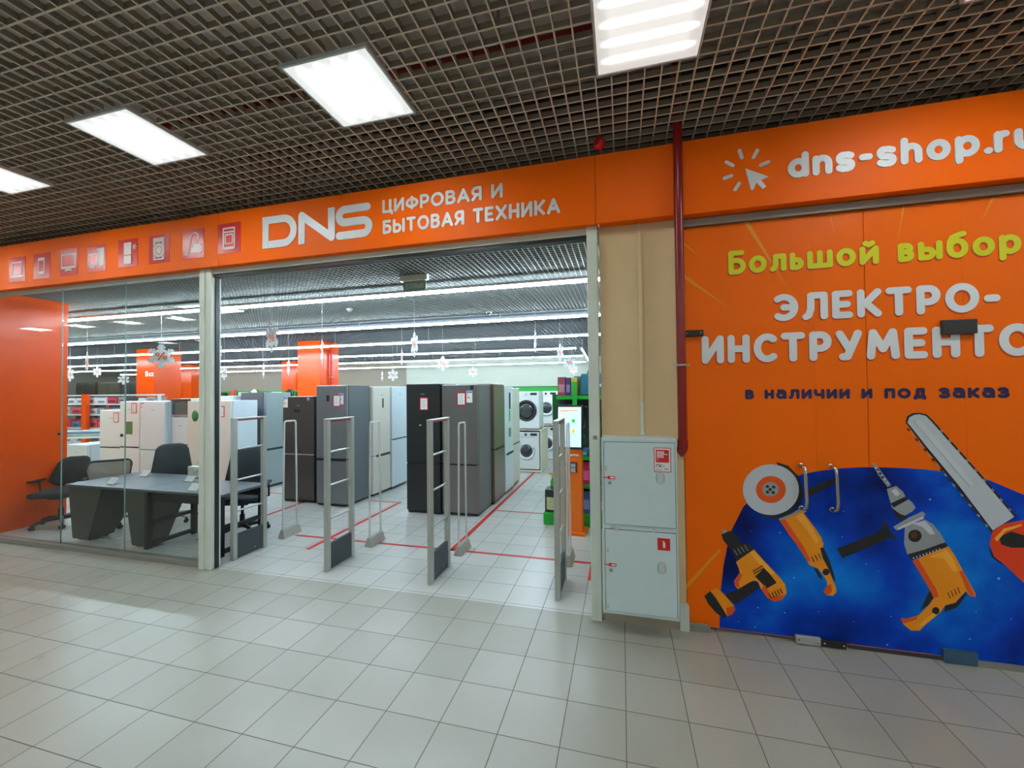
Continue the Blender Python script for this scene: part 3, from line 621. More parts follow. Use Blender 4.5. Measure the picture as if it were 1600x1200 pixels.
DISC = [(1.219, 1.087), (1.217, 1.058), (1.21, 1.03), (1.199, 1.003), (1.184, 0.978), (1.165, 0.956), (1.144, 0.936), (1.119, 0.92), (1.093, 0.907), (1.066, 0.898), (1.037, 0.894), (1.009, 0.895), (0.981, 0.9), (0.955, 0.909), (0.931, 0.922), (0.909, 0.94), (0.89, 0.961), (0.876, 0.985), (0.865, 1.011), (0.859, 1.039), (0.857, 1.068), (0.86, 1.097), (0.867, 1.126), (0.879, 1.154), (0.894, 1.179), (0.914, 1.202), (0.936, 1.222), (0.961, 1.238), (0.988, 1.25), (1.016, 1.258), (1.044, 1.261), (1.073, 1.26), (1.1, 1.254), (1.126, 1.244), (1.149, 1.23), (1.17, 1.212), (1.188, 1.191), (1.202, 1.168), (1.212, 1.142), (1.218, 1.115)]
DISC_RED = [(1.137, 1.084), (1.134, 1.062), (1.127, 1.041), (1.115, 1.022), (1.1, 1.006), (1.081, 0.993), (1.061, 0.985), (1.039, 0.981), (1.017, 0.983), (0.997, 0.989), (0.979, 0.999), (0.963, 1.014), (0.952, 1.032), (0.945, 1.053), (0.943, 1.074), (0.946, 1.096), (0.954, 1.118), (0.966, 1.137), (0.982, 1.153), (1.0, 1.166), (1.021, 1.174), (1.043, 1.177), (1.064, 1.176), (1.085, 1.169), (1.103, 1.159), (1.118, 1.144), (1.129, 1.126), (1.135, 1.106)]
DISC_HUB = [(1.091, 1.084), (1.088, 1.067), (1.08, 1.052), (1.068, 1.04), (1.053, 1.032), (1.037, 1.028), (1.02, 1.03), (1.005, 1.037), (0.994, 1.048), (0.986, 1.062), (0.984, 1.078), (0.987, 1.095), (0.995, 1.11), (1.007, 1.122), (1.022, 1.13), (1.039, 1.134), (1.055, 1.132), (1.07, 1.125), (1.081, 1.114), (1.089, 1.1)]
DOTS = [(1.019, 1.1), (1.059, 1.098), (1.018, 1.06), (1.055, 1.058), (1.036, 1.079)]
RAYS = [[(0.873, 3.103), (0.913, 3.098), (1.184, 2.531)], [(0.465, 2.714), (0.465, 2.677), (0.795, 2.416)], [(1.886, 3.094), (1.9, 3.092), (1.846, 2.813)], [(1.443, 3.086), (1.455, 3.085), (1.475, 2.911)], [(2.365, 3.051), (2.378, 3.049), (2.301, 2.892)], [(0.469, 2.965), (0.469, 2.937), (0.587, 2.833)]]
RAY_LOW = [(0.459, 0.333), (0.458, 0.292), (0.705, 0.61), (0.685, 0.614)]
STARS = [(1.986, 1.06, 0.0081), (1.093, 0.77, 0.0063), (1.177, 0.456, 0.0063), (2.337, 0.572, 0.0108), (2.178, 0.163, 0.0063), (1.726, 0.06, 0.0072), (0.919, 0.071, 0.0063), (0.942, 0.214, 0.0063), (1.114, 0.199, 0.0063), (1.479, 0.77, 0.0045), (1.616, 0.596, 0.0045), (2.296, 1.0, 0.0054), (1.534, 0.192, 0.0036), (1.325, 0.234, 0.0036), (2.215, 0.346, 0.0045), (1.687, 0.552, 0.0036), (1.208, 0.574, 0.0036), (1.49, 0.949, 0.0036), (2.394, 0.321, 0.0045), (1.752, 0.254, 0.0045), (0.811, 0.097, 0.0045), (0.906, 0.765, 0.0036)]
def nebula():
    m = mat('printed_night_sky', (12, 52, 150), .4, spec=.2)
    nt = m.node_tree; b = nt.nodes['Principled BSDF']
    tc = nt.nodes.new('ShaderNodeTexCoord'); nz = nt.nodes.new('ShaderNodeTexNoise'); nz.inputs['Scale'].default_value = 1.6; nz.inputs['Detail'].default_value = 7
    nt.links.new(tc.outputs['Object'], nz.inputs['Vector'])
    rp = nt.nodes.new('ShaderNodeValToRGB'); e = rp.color_ramp.elements
    e[0].position = .34; e[0].color = lin((0, 20, 92))+(1,); e[1].position = .72; e[1].color = lin((4, 128, 230))+(1,)
    q = rp.color_ramp.elements.new(.52); q.color = lin((0, 62, 190))+(1,)
    nt.links.new(nz.outputs['Fac'], rp.inputs[0]); nt.links.new(rp.outputs[0], b.inputs['Base Color'])
    return m
PR = {'K': mat('print_black', (26, 28, 30), .35), 'G': mat('print_grey', (150, 156, 162), .3, var=.2, scale=5), 'O': mat('print_tool_orange', (244, 150, 20), .33, var=.12, scale=6),
      'R': mat('print_red_orange', (226, 84, 20), .35), 'S': mat('print_brown', (92, 44, 10), .4), 'B': mat('print_blade', (196, 204, 214), .3, var=.06), 'C': mat('print_saw_red', (232, 62, 22), .35), 'Y': mat('print_light_orange', (252, 176, 60), .35), 'W': mat('print_pale_grey', (206, 212, 220), .3)}
mu = thing('wall_mural', 'large orange printed mural of power tools over a blue planet on the closed glass doors', 'mural', (1.9, .30, .03))
bk = MB()
for a, b in ((.462, 1.3355), (1.3365, 1.648), (1.652, 2.1945), (2.1955, 3.4)): bk.box(a, b, .292, .304, .03, 3.052)
part('mural_backing', bk, ORANGE_F, mu)
YM = .292
for r_ in RAYS+[RAY_LOW]: part('printed_ray', MB().prism(r_, YM-.0004, YM), mat('print_yellow_ray', (232, 150, 20), .4), mu)
pl = [(.681, .034), (.69, .26), (.717, .491), (.764, .735), (.86, .945), (.965, 1.05), (1.092, 1.122), (1.251, 1.2), (1.36, 1.228), (1.482, 1.248), (1.6, 1.26), (1.703, 1.264)]
pl = pl+[(3.56-x, z) for x, z in pl[::-1]]
part('printed_planet', MB().prism([(x, z) for x, z in pl], YM-.0004, YM), nebula(), mu)
for x, z, r_ in STARS:
    st_ = MB().prism([(x+r_*(1 if k % 2 == 0 else .45)*math.cos(k*PI/6), z+r_*(1 if k % 2 == 0 else .45)*math.sin(k*PI/6)) for k in range(12)], YM-.0007, YM-.0004)
    part('printed_star', st_, mat('print_star', (150, 190, 236), .4), mu)
groups = {}
yk = YM-.0006
tm = {'grinder': 'printed_angle_grinder', 'driver': 'printed_cordless_drill', 'hammer': 'printed_hammer_drill', 'saw': 'printed_chainsaw', 'side': 'printed_angle_grinder'}
order = ['K', 'G', 'O', 'R', 'S', 'B', 'C', 'Y', 'W']
for nm, mk, pg in TOOLS:
    g = groups.setdefault(tm[nm.split('_')[0]], MB()); yk -= .00003
    g.prism([(x, max(z, .035)) for x, z in pg], yk, YM-.0005, order.index(mk))
g = groups['printed_angle_grinder']
for pg, mk in ((DISC, 'B'), (DISC_RED, 'R'), (DISC_HUB, 'G')):
    yk -= .00022; g.prism(pg, yk, YM-.0005, order.index(mk))
yk -= .00022
for x, z in DOTS: g.prism([(x+.011*math.cos(k*PI/5), z+.011*math.sin(k*PI/5)) for k in range(10)], yk, YM-.0005, 0)
for k, g in groups.items(): part(k, g, [PR[c] for c in order], mu)
YT = YM-.004
for tx, x0, z0, H, W, wt, mm, nm in (('Большой выбор', .79, 2.668, .178, 1.715, .205, YEL_L, 'lettering'), ('ЭЛЕКТРО-', 1.09, 2.302, .197, 1.30, .235, WHITE_L, 'lettering'),
                                 ('ИНСТРУМЕНТОВ', .595, 2.006, .211, 2.135, .235, WHITE_L, 'lettering'), ('в наличии и под заказ', .886, 1.736, .098, 1.535, .215, NAVY_L, 'lettering')):
    if mm is not NAVY_L:
        for q in lettering(MB(), tx, x0-.005, z0-.011, H, W, wt*1.08, YM-.0012, YM-.0004): part('lettering_shadow', q, SHADOW_P, mu)
    for q in lettering(MB(), tx, x0, z0, H, W, wt, YM-.0026, YM-.0018): part(nm, q, mm, mu)
# fittings on the glass doors
def fitting(x0, x1, z0, z1, m, label, scr=True):
    t = part('door_fitting', MB().box(x0, x1, .262, .2879, z0, z1), m, mu, .003, label)
    if scr:
        for x in (x0+.018, x1-.018):
            s_ = MB().lathe([(0, 0), (.007, 0), (.006, .003), (0, .003)], (x, .262, (z0+z1)/2), 'y', 10)
            obj('screw', s_, CHROME, t)
fitting(.475, .605, 2.215, 2.262, BLACK, 'black glass clamp')
fitting(2.065, 2.25, 2.160, 2.255, mat('smoked_plate', (46, 44, 46), .3), 'dark rectangular patch', False)
fitting(.472, .612, .002, .055, ALU_D, 'grey channel cover')
fitting(1.172, 1.325, .006, .062, ALU, 'silver floor hinge plate')
fitting(1.328, 1.478, .006, .052, BLACK, 'black floor hinge plate')
fitting(2.02, 2.20, .006, .09, mat('blue_grey_patch', (52, 84, 112), .35), 'blue-grey floor hinge plate', False)
struct('trim_12', MB().box(2.2, 3.4, .272, .2899, 0, .035), ALU_D)
for x in (1.243, 1.43):
    h = part('handle', MB().tube([(x-.012, .288, 1.262), (x-.012, .245, 1.262), (x-.004, .232, 1.25), (x, .232, 1.20), (x+.004, .232, 1.02), (x, .232, .972), (x-.012, .245, .958), (x-.012, .288, .958)], .0115, 12), CHROME, mu, label='steel pull handle')
    for z in (1.262, .958): obj('rosette', MB().lathe([(0, 0), (.017, 0), (.017, .006), (0, .006)], (x-.012, .2875, z), 'y', 16), CHROME, h)

# ================================================================== PIER: pipe, trunking, fire cabinet, alarm
rp_ = thing('fire_riser', 'dark red vertical fire pipe between the beige pier and the mural', 'pipe', (.43, .143, 1.33))
part('pipe_run', MB().tube([(.43, .143, 1.42), (.43, .143, 4.49)], .032, 20), RED_P, rp_)
part('elbow', MB().tube([(.43, .143, 1.45), (.43, .143, 1.40), (.424, .143, 1.375), (.405, .143, 1.352), (.396, .143, 1.345)], [.036, .037, .037, .037, .036], 20), RED_P, rp_)
part('clamp', MB().lathe([(.034, 0), (.040, 0), (.040, .012), (.034, .012)], (.43, .143, 1.985), 'z', 20).box(.372, .39, .136, .15, 1.986, 1.996).box(.47, .488, .136, .15, 1.986, 1.996).box(.424, .436, .18, .276, 1.986, 1.996), ALU, rp_)
tk = thing('cable_trunking', 'thin beige cable trunking running up the beige pier from the fire cabinet', 'cable trunking', (.153, .268, 1.46))
part('channel', MB().box(.138, .168, .262, .2749, 1.72, 3.12), mat('beige_trunking', (224, 200, 158), .55), tk, .002)
part('channel', MB().box(.142, .166, .262, .2749, 1.47, 1.719).box(.139, .169, .255, .2749, 1.463, 1.478), PAINT_G, tk, .002, label='white lower length of the trunking')
fc = thing('fire_cabinet', 'pale grey two-door fire hose cabinet fixed to the beige pier', 'fire cabinet', (.115, .17, .147))
CF = .08
part('body', MB().box(-.152, .382, CF+.004, .2745, .147, 1.457), CAB_P, fc, .006)
def cab_door(z0, z1):
    d = part('door', MB().box(-.132, .366, CF-.004, CF+.004, z0, z1), CAB_P, fc, .002)
    zc = (z0+z1)/2
    g = MB()
    for a, b, c, e in ((-.135, .369, z1, z1+.003), (-.135, .369, z0-.003, z0), (-.135, -.132, z0, z1), (.366, .369, z0, z1)): g.box(a, b, CF+.001, CF+.0045, c, e)
    obj('door_gap', g, BLACK, d)
    hp = MB().stroke([(.265, zc-.012+.05), (.265, zc+.012+.05)], .062, CF-.007, CF-.003, 0, 20)
    h = obj('handle', hp, mat('grey_recess', (170, 182, 184), .3), d)
    obj('handle_latch', MB().stroke([(.265, zc+.03), (.265, zc+.07)], .04, CF-.0085, CF-.006, 0, 16), mat('light_latch', (196, 206, 208), .3), d)
    obj('lock', MB().lathe([(0, 0), (.013, 0), (.012, .006), (.004, .007), (0, .007)], (-.093, CF-.003, zc-.0), 'y', 16), ALU_D, d)
    obj('seal_tag', MB().box(-.108, -.054, CF-.009, CF-.005, zc+.03, zc+.052).box(-.142, -.108, CF-.008, CF-.005, zc+.037, zc+.043), RED, d, label='red seal tag')
    obj('seal_paper', MB().box(-.09, -.06, CF-.0096, CF-.009, zc+.036, zc+.047), PAPER, d)
    return d
dA = cab_door(.815, 1.425); dB = cab_door(.172, .775)
sA = obj('sticker', MB().box(.222, .34, CF-.0055, CF-.004, 1.215, 1.392), RED, dA, label='red and white hose sign')
sm = MB().box(.227, .335, CF-.0062, CF-.0055, 1.220, 1.387)
obj('sticker_paper', sm, PAPER, dA)
sm = MB().box(.236, .326, CF-.0068, CF-.0062, 1.285, 1.376); obj('sticker_field', sm, RED, dA)
sm = MB()
for k in range(5): sm.box(.248+k*.009, .253+k*.009, CF-.0074, CF-.0068, 1.318, 1.362)
sm.stroke([(.246, 1.364), (.292, 1.364), (.292, 1.344), (.312, 1.344)], .004, CF-.0074, CF-.0068).stroke([(.246, 1.364), (.246, 1.315), (.25, 1.3)], .003, CF-.0074, CF-.0068)
sm.prism([(.305, 1.351), (.318, 1.344), (.305, 1.337)], CF-.0074, CF-.0068)
obj('sticker_symbol', sm, PAPER, dA)
sm = MB(); lettering(sm, 'ПК-', .238, 1.247, .026, .058, .16, CF-.0072, CF-.0062); sm.box(.238, .276, CF-.0068, CF-.0062, 1.229, 1.233).box(.29, .322, CF-.0068, CF-.0062, 1.236, 1.240)
obj('sticker_lettering', sm, mat('sticker_ink', (120, 40, 44), .5), dA)
sB = obj('sticker', MB().box(.238, .324, CF-.0055, CF-.004, .652, .738), RED, dB, label='red extinguisher sign')
sm = MB().stroke([(.283, .676), (.283, .703)], .016, CF-.0062, CF-.0055).stroke([(.283, .703), (.283, .716), (.270, .716)], .005, CF-.0062, CF-.0055)
obj('sticker_symbol', sm, PAPER, dB)
tp = MB()
for x, z in ((-.085, .80), (-.05, .775), (.215, .79), (-.12, 1.23), (-.115, .62), (-.12, .205)): tp.box(x-.01, x+.01, CF-.0045, CF-.004, z-.018, z+.018)
part('tape_residue', tp, mat('tape_residue', (196, 202, 194), .6), fc)
al = thing('fire_detector', 'small round red fire detector hanging under the corridor ceiling grid', 'fire detector', (-.135, .13, 3.69))
part('dome', MB().lathe([(0, 3.672), (.02, 3.674), (.038, 3.69), (.044, 3.71), (.044, 3.735), (.03, 3.745), (.02, 3.778), (0, 3.778)], (-.135, .12, 0), 'z', 24), mat('detector_red', (206, 16, 30), .25), al)

# ================================================================== LAMPS
DA = lamp_mat('prismatic_diffuser', 'y', PANEL_E*2, .58, .004, 4.5)
DB = lamp_mat('prismatic_diffuser_worn', 'x', PANEL_E*.4, .45, .012, 7.0, (1, 1, .96))
names = {(-5.39, 0): 'glowing square ceiling panel at the far left edge of the picture', (-3.53, 0): 'glowing square ceiling panel above the vacuum and oven icons, second from the left',
         (-1.66, 0): 'glowing square ceiling panel above the big white shop name', (.175, 0): 'ceiling panel with fringed tubes in front of the red pipe', (2.0, 0): 'ceiling panel clipped by the top right corner above the web address'}
for j, y in enumerate(PY):
    for i, x in enumerate(PX):
        lb = names.get((x, j), 'square corridor ceiling panel, %s row, number %d from the left' % (('shop-side', 'second', 'third', 'fourth')[j], i+1))
        t = thing('ceiling_light', lb, 'ceiling light', (x, y, ZC-.012), group='corridor ceiling panels')
        fr = MB(); a = .297; b_ = .283
        for q in ((-a, a, -a, -b_), (-a, a, b_, a), (-a, -b_, -b_, b_), (b_, a, -b_, b_)): fr.box(q[0], q[1], q[2], q[3], 0, .024)
        obj('frame', fr, WHITE_P, t)
        obj('diffuser', MB().box(-b_, b_, -b_, b_, .004, .008), DB if (x == .175 and j == 0) else DA, t)
        obj('housing', MB().box(-b_, b_, -b_, b_, .016, .024), WHITE_P, t)
LED = mat('line_lamp_diffuser', (218, 240, 255), .4, emit=LED_E)
LEDH = mat('line_lamp_housing', (206, 208, 210), .4)
ords = ['first', 'second', 'third', 'fourth', 'fifth', 'sixth']
def led(p0, p1, z, lb):
    p0, p1 = Vector((p0[0], p0[1], z)), Vector((p1[0], p1[1], z)); L = (p1-p0).length; a = math.atan2(p1.y-p0.y, p1.x-p0.x)
    t = thing('line_lamp', lb, 'ceiling lamp', tuple((p0+p1)/2), a, group='glowing line lamps of the shop')
    obj('diffuser', MB().box(-L/2, L/2, -.017, .017, -.006, .028), LED, t, .008)
    obj('housing', MB().box(-L/2, L/2, -.022, .022, .029, .06), LEDH, t)
    wr = MB(); n = max(2, int(L/2.5))
    for k in range(n): x = -L/2+.4+k*(L-.8)/(n-1); wr.box(x-.004, x+.004, -.004, .004, .06, .36 if p0.y > 4 else .148)
    obj('suspension', wr, ALU, t)
ZL = 3.05
for i, (x1, y) in enumerate(((1.2, 1.62), (1.2, 3.85), (1.2, 6.3), (-1.28, 9.12), (-1.32, 11.9), (-1.49, 15.1))):
    led((-19.5 if i < 2 else -29.5, y), (x1, y), ZL, 'long white line lamp, %s row from the shop entrance' % ords[i])
led((-1.13, 9.3), (-1.33, 14.9), ZL, 'slanting white line lamp running away at the right end of the lamp rows')
tr = thing('cable_tray', 'pale cable tray under the ceiling step just beyond the second lamp row', 'cable tray', (-9, 4.0, 3.08))
part('tray', MB().box(-19.5, 1.2, 3.96, 4.06, 3.10, 3.158), GREY_D, tr)
sq = thing('ceiling_light', 'small pale square panel in the shop ceiling behind the left glass', 'ceiling light', (-6.3, 1.85, 3.17))
part('diffuser', MB().box(-6.62, -6.0, 1.55+.15, 2.3, 3.172, 3.178), mat('dim_panel', (250, 250, 226), .4, emit=1.1), sq)
part('frame', MB().box(-6.64, -5.98, 1.68, 1.70, 3.165, 3.199).box(-6.64, -5.98, 2.30, 2.32, 3.165, 3.199), WHITE_P, sq)
ex = thing('exit_sign', 'hanging exit sign box seen from behind under the shop ceiling', 'exit sign', (-2.36, 1.3, 3.0))
part('housing', MB().box(-2.53, -2.17, 1.27, 1.33, 3.13, 3.198), PAINT_G, ex, .004)
part('plate', MB().box(-2.49, -2.20, 1.295, 1.303, 3.01, 3.129), mat('smoky_green_plate', (120, 150, 140), .3), ex)
m = MB(); lettering(m, 'ВЫХОД', 0, 0, .06, .24, .16, 1.292, 1.295); m.v = [(-2.225-x, y, z+3.04) for x, y, z in m.v]; m.f = [f[::-1] for f in m.f]
part('lettering', m, mat('pale_green_letter', (190, 214, 204), .4), ex)
for x, y, lb in ((-7.6, 2.4, 'white smoke detector on the shop ceiling seen through the left glass'), (-2.2, 3.7, 'small dark security camera under the shop ceiling near the step'), (-4.3, 2.75, 'pale round smoke detector over the entrance gates')):
    t = thing('smoke_detector', lb, 'detector', (x, y, 3.15))
    dk = 'dark' in lb
    part('base', MB().lathe([(0, 3.175), (.05, 3.175), (.055, 3.199), (0, 3.199)], (x, y, 0), 'z', 20), WHITE_P, t)
    part('dome', MB().lathe([(0, 3.145), (.02, 3.148), (.034, 3.16), (.036, 3.175), (0, 3.175)], (x, y, 0), 'z', 20), BLACK if dk else WHITE_P, t)

# ================================================================== ENTRANCE: tape, gates, guards
def tape(x0, x1, y0, y1, lb):
    return tag(obj('floor_tape', MB().box(x0, x1, y0, y1, .0002, .0012), TAPE), lb, 'floor tape', 'red tape lines on the shop floor')
tape(-3.585, -3.525, .95, 3.06, 'red floor tape running inward beside the grey refrigerator with screen')
tape(-1.935, -1.875, 1.30, 5.93, 'long red floor tape running inward to the washing machine stand')
tape(-4.06, -.335, 1.30, 1.345, 'red floor tape crossing the entrance behind the security gates')
tape(-1.87, -1.05, 2.92, 2.955, 'short red floor tape crossing the aisle before the green tool shelf')
tape(-4.15, -3.59, 3.01, 3.045, 'short red floor tape at the foot of the cream refrigerator')
tape(-5.18, -5.12, .9, 3.2, 'red floor tape running inward under the black chair and dark refrigerator')
tape(-6.6, -5.2, 3.08, 3.12, 'red floor tape crossing in front of the tall silver refrigerator')
tape(-.338, -.298, .92, 1.299, 'short red floor tape end beside the right entrance post')

FOOTG = mat('gate_foot_panel', (58, 66, 72), .5)
def gate(x, lb):
    g = thing('security_gate', lb, 'security gate', (x, .7, 0), group='anti-theft gates at the entrance')
    for y in (-.195, .195):
        obj('post', MB().box(-.024, .024, y-.026, y+.026, 0, 1.545), ALU, g, .006)
    obj('top_bar', MB().box(-.024, .024, -.221, .221, 1.532, 1.55), ALU, g, .003)
    obj('red_strip', MB().box(-.02, .02, -.168, .168, 1.518, 1.5315), mat('dark_red_strip', (150, 26, 30), .3), g)
    for z in (1.205, .865, .525):
        obj('rung', MB().tube([(0, -.17, z), (0, .17, z)], .0105, 10), ALU, g)
    f = obj('foot_panel', MB().box(-.016, .016, -.169, .169, .012, .275), FOOTG, g, .004)
    obj('lock_screw', MB().lathe([(0, 0), (.008, 0), (.007, .004), (0, .004)], (.0165, .06, .06), 'x', 12), CHROME, f)
    return g
g0 = gate(-4.12, 'aluminium security gate nearest the desks, partly in front of the black chair')
for x, lb in ((-2.92, 'aluminium security gate in front of the grey refrigerator with a screen'), (-1.77, 'aluminium security gate in front of the black refrigerator'), (-.56, 'aluminium security gate seen nearly edge-on before the orange kiosk')):
    dup(g0, (x, .7, 0), 0, lb)
ACF = mat('milky_acrylic', (226, 232, 230), .2, alpha=.62)
GUARD_B = mat('grey_guard_foot', (160, 160, 152), .5)
def guard(x, lb):
    g = thing('acrylic_guard', lb, 'barrier', (x, 1.32, 0), group='clear barriers behind the gates')
    y = .105; h = 1.46
    pts = [(0, -y-.012, .1), (0, -y+.01, h-.04)]+[(0, -y+.03+.02*math.cos(a), h-.03+.03*math.sin(a)) for a in (PI*.75, PI/2)]
    pts += [(0, y-.03-.02*math.cos(a), h-.03+.03*math.sin(a)) for a in (PI/2, PI*.75)]+[(0, y-.01, h-.04), (0, y+.012, .1)]
    obj('hoop', MB().tube(pts, .0115, 10), ACF, g)
    f = MB(); f.hexa([(-.05, -.15, 0), (.05, -.15, 0), (.05, .15, 0), (-.05, .15, 0)], [(-.022, -.135, .105), (.022, -.135, .105), (.022, .135, .105), (-.022, .135, .105)])
    obj('foot', f, GUARD_B, g, .006)
    return g
q0 = guard(-4.14, 'clear acrylic hoop barrier in front of the dark bottom-freezer refrigerator')
for x, lb in ((-2.9, 'clear acrylic hoop barrier in front of the cream refrigerator'), (-1.77, 'clear acrylic hoop barrier in front of the steel refrigerator'), (-.56, 'clear acrylic hoop barrier in front of the orange kiosk')):
    dup(q0, (x, 1.32, 0), 0, lb)

# ================================================================== REFRIGERATORS
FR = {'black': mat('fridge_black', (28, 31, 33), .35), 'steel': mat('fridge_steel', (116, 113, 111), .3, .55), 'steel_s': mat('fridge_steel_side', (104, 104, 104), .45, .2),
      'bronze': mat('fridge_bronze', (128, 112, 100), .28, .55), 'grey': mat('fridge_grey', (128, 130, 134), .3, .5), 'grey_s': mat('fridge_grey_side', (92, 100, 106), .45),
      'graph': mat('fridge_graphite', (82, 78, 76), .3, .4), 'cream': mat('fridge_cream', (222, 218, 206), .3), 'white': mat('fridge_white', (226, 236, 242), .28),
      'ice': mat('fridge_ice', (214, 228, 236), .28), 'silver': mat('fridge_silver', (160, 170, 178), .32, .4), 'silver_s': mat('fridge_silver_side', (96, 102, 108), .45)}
def energy(par, x, y, z, w_=.09, h_=.17):
    o = obj('energy_label', MB().box(x-w_/2, x+w_/2, y-.002, y, z-h_/2, z+h_/2), PAPER, par)
    b = MB().box(x-w_/2+.004, x+w_/2-.004, y-.0026, y-.002, z+h_/2-.03, z+h_/2-.008)
    obj('label_header', b, mat('label_blue', (60, 120, 200), .5), o)
    cols = [(20, 150, 60), (150, 200, 40), (250, 210, 30), (236, 120, 30), (220, 40, 40)]
    for k, c in enumerate(cols):
        obj('label_bar', MB().box(x-w_/2+.006, x-w_/2+.022+.008*k, y-.0026, y-.002, z+h_/2-.05-.014*k, z+h_/2-.04-.014*k), mat('label_bar_%d' % k, c, .5), o)
    return o
def price(par, x, y, z, w_=.135, h_=.19):
    o = obj('price_frame', MB().box(x-w_/2, x+w_/2, y-.006, y, z-h_/2, z+h_/2), RED, par, label='red price frame')
    obj('price_sheet', MB().box(x-w_/2+.014, x+w_/2-.014, y-.0068, y-.006, z-h_/2+.014, z+h_/2-.016), PAPER, o)
    k = MB()
    for i in range(5): k.box(x-w_/2+.024, x+w_/2-.03-.01*(i % 3), y-.0074, y-.0068, z+h_/2-.045-.026*i, z+h_/2-.039-.026*i)
    obj('price_print', k, INK, o)
    return o
def fridge(lb, x, y, rz, w_, d, h, zs, front, side, handle='groove', extras=None, name='refrigerator', group=None):
    """front centre of the foot at (x, y); the front looks along -y before the turn rz"""
    t = thing(name, lb, 'refrigerator', (x, y, 0), rz, group)
    hw = w_/2
    obj('body', MB().box(-hw, hw, .062, d, .035, h), side, t, .008)
    obj('plinth', MB().box(-hw+.01, hw-.01, .03, d-.02, .008, .035).box(-hw+.03, -hw+.07, .05, .09, 0, .008).box(hw-.07, hw-.03, .05, .09, 0, .008).box(-hw+.03, -hw+.07, d-.08, d-.04, 0, .008).box(hw-.07, hw-.03, d-.08, d-.04, 0, .008), BLACK, t)
    dl_ = obj('door', MB().box(-hw+.002, hw-.002, 0, .058, .045, zs-.006), front, t, .01)
    du = obj('door', MB().box(-hw+.002, hw-.002, 0, .058, zs+.006, h-.002), front, t, .01)
    obj('gasket', MB().box(-hw+.012, hw-.012, .0585, .0625, .05, h-.01), RUBBER, t)
    if handle == 'groove': obj('handle', MB().box(-hw+.02, hw-.02, -.003, .004, zs-.012, zs+.010), BLACK, du)
    if handle == 'dark': obj('handle', MB().box(-hw+.01, hw-.01, -.004, .004, zs-.022, zs+.020), BLACK, du)
    if handle == 'light': obj('handle', MB().box(-hw+.01, hw-.01, -.004, .004, zs-.008, zs+.006), ALU, du)
    if handle == 'half': obj('handle', MB().box(-hw+.1, hw-.02, -.004, .004, zs-.026, zs+.016), BLACK, du)
    if handle == 'bar': obj('handle', MB().box(-hw+.06, -hw+.075, -.006, .004, h-.62, h-.12), BLACK, du)
    obj('badge', MB().box(-.03, .03, -.0015, 0, h-.16, h-.148), ALU_D, du)
    for e in extras or (): e(t, du, hw, h, zs)
    return t
A_ = lambda k: (lambda t, du, hw, h, zs: k(t, du, hw, h, zs))
def disp(dx, dz, w_=.06, h_=.1): return lambda t, du, hw, h, zs: obj('display', MB().box(dx-w_/2, dx+w_/2, -.003, 0, h+dz-h_/2, h+dz+h_/2), BLACK, du)
def en(dx, dz): return lambda t, du, hw, h, zs: energy(du, dx, 0, h+dz)
def pc(dx, dz): return lambda t, du, hw, h, zs: price(du, dx, 0, h+dz)
# middle island
fridge('tall black bottom-freezer refrigerator with one red price frame', -2.875, 2.53, 0, .555, .63, 1.94, .75, FR['black'], FR['black'], 'groove',
       [pc(.02, -.30), lambda t, du, hw, h, zs: obj('sticker', MB().box(-.06, -.03, -.0015, 0, 1.31, 1.33), PAPER, du)])
fridge('brushed steel refrigerator with price frame and energy label beside the black one', -2.30, 2.55, 0, .56, .65, 1.92, .75, FR['steel'], FR['steel_s'], 'groove',
       [pc(.035, -.21), en(.16, -.18), disp(.2, -.045, .05, .06)])
E90 = PI/2
fridge('bronze-grey refrigerator turned to the aisle behind the steel one', -1.975, 3.52, E90, .60, .62, 1.94, .88, FR['bronze'], FR['steel_s'], 'half')
fridge('white refrigerator with a green sticker and long handle facing the aisle', -1.975, 4.14, E90, .56, .62, 1.89, .70, FR['white'], FR['white'], 'half',
       [lambda t, du, hw, h, zs: obj('sticker', MB().box(-.02, .06, -.002, 0, h-.62, h-.42), mat('sticker_green', (90, 170, 70), .4), du),
        lambda t, du, hw, h, zs: obj('sticker', MB().box(-.05, .1, -.002, 0, h-.9, h-.74), mat('sticker_grey', (120, 128, 132), .5), du, label='grey printed sticker'),
        lambda t, du, hw, h, zs: obj('handle', MB().box(.0, .02, -.02, 0, h-.40, h-.10), BLACK, du)])
fridge('cream refrigerator at the far end of the aisle row before the washing machines', -2.0, 4.74, E90, .56, .62, 1.88, .8, FR['cream'], FR['cream'], 'groove')
# left island
fridge('low dark graphite refrigerator with an energy label and pale door seam', -5.225, 2.655, 0, .63, .62, 1.765, .80, FR['graph'], FR['graph'], 'light',
       [en(-.255, -.10), disp(-.03, -.24, .12, .05), lambda t, du, hw, h, zs: obj('round_badge', MB().lathe([(0, 0), (.03, 0), (.03, .001), (0, .001)], (.2, 0, h-.05), 'y', 16), ALU_D, du)])
fridge('tall grey refrigerator with a small dark screen and red price frame', -4.51, 2.565, 0, .565, .63, 1.94, .75, FR['grey'], FR['grey_s'], 'dark',
       [disp(-.06, -.21, .05, .1), pc(.11, -.25), en(.185, -.22),
        lambda t, du, hw, h, zs: energy(t, 0, 0, 0) if 0 else None])
fridge('cream refrigerator with a dark vertical display turned to the aisle', -4.185, 3.51, E90, .56, .62, 1.925, .70, FR['cream'], FR['cream'], 'half', [disp(.03, -.3, .04, .17)])
fridge('icy white refrigerator behind the cream one facing the aisle', -4.165, 4.11, E90, .60, .62, 1.93, .93, FR['ice'], FR['white'], 'groove')
fridge('tall silver refrigerator with a dark side behind the black office chair', -6.60, 3.66, E90, .62, .60, 1.84, .74, FR['silver'], FR['silver_s'], 'dark')
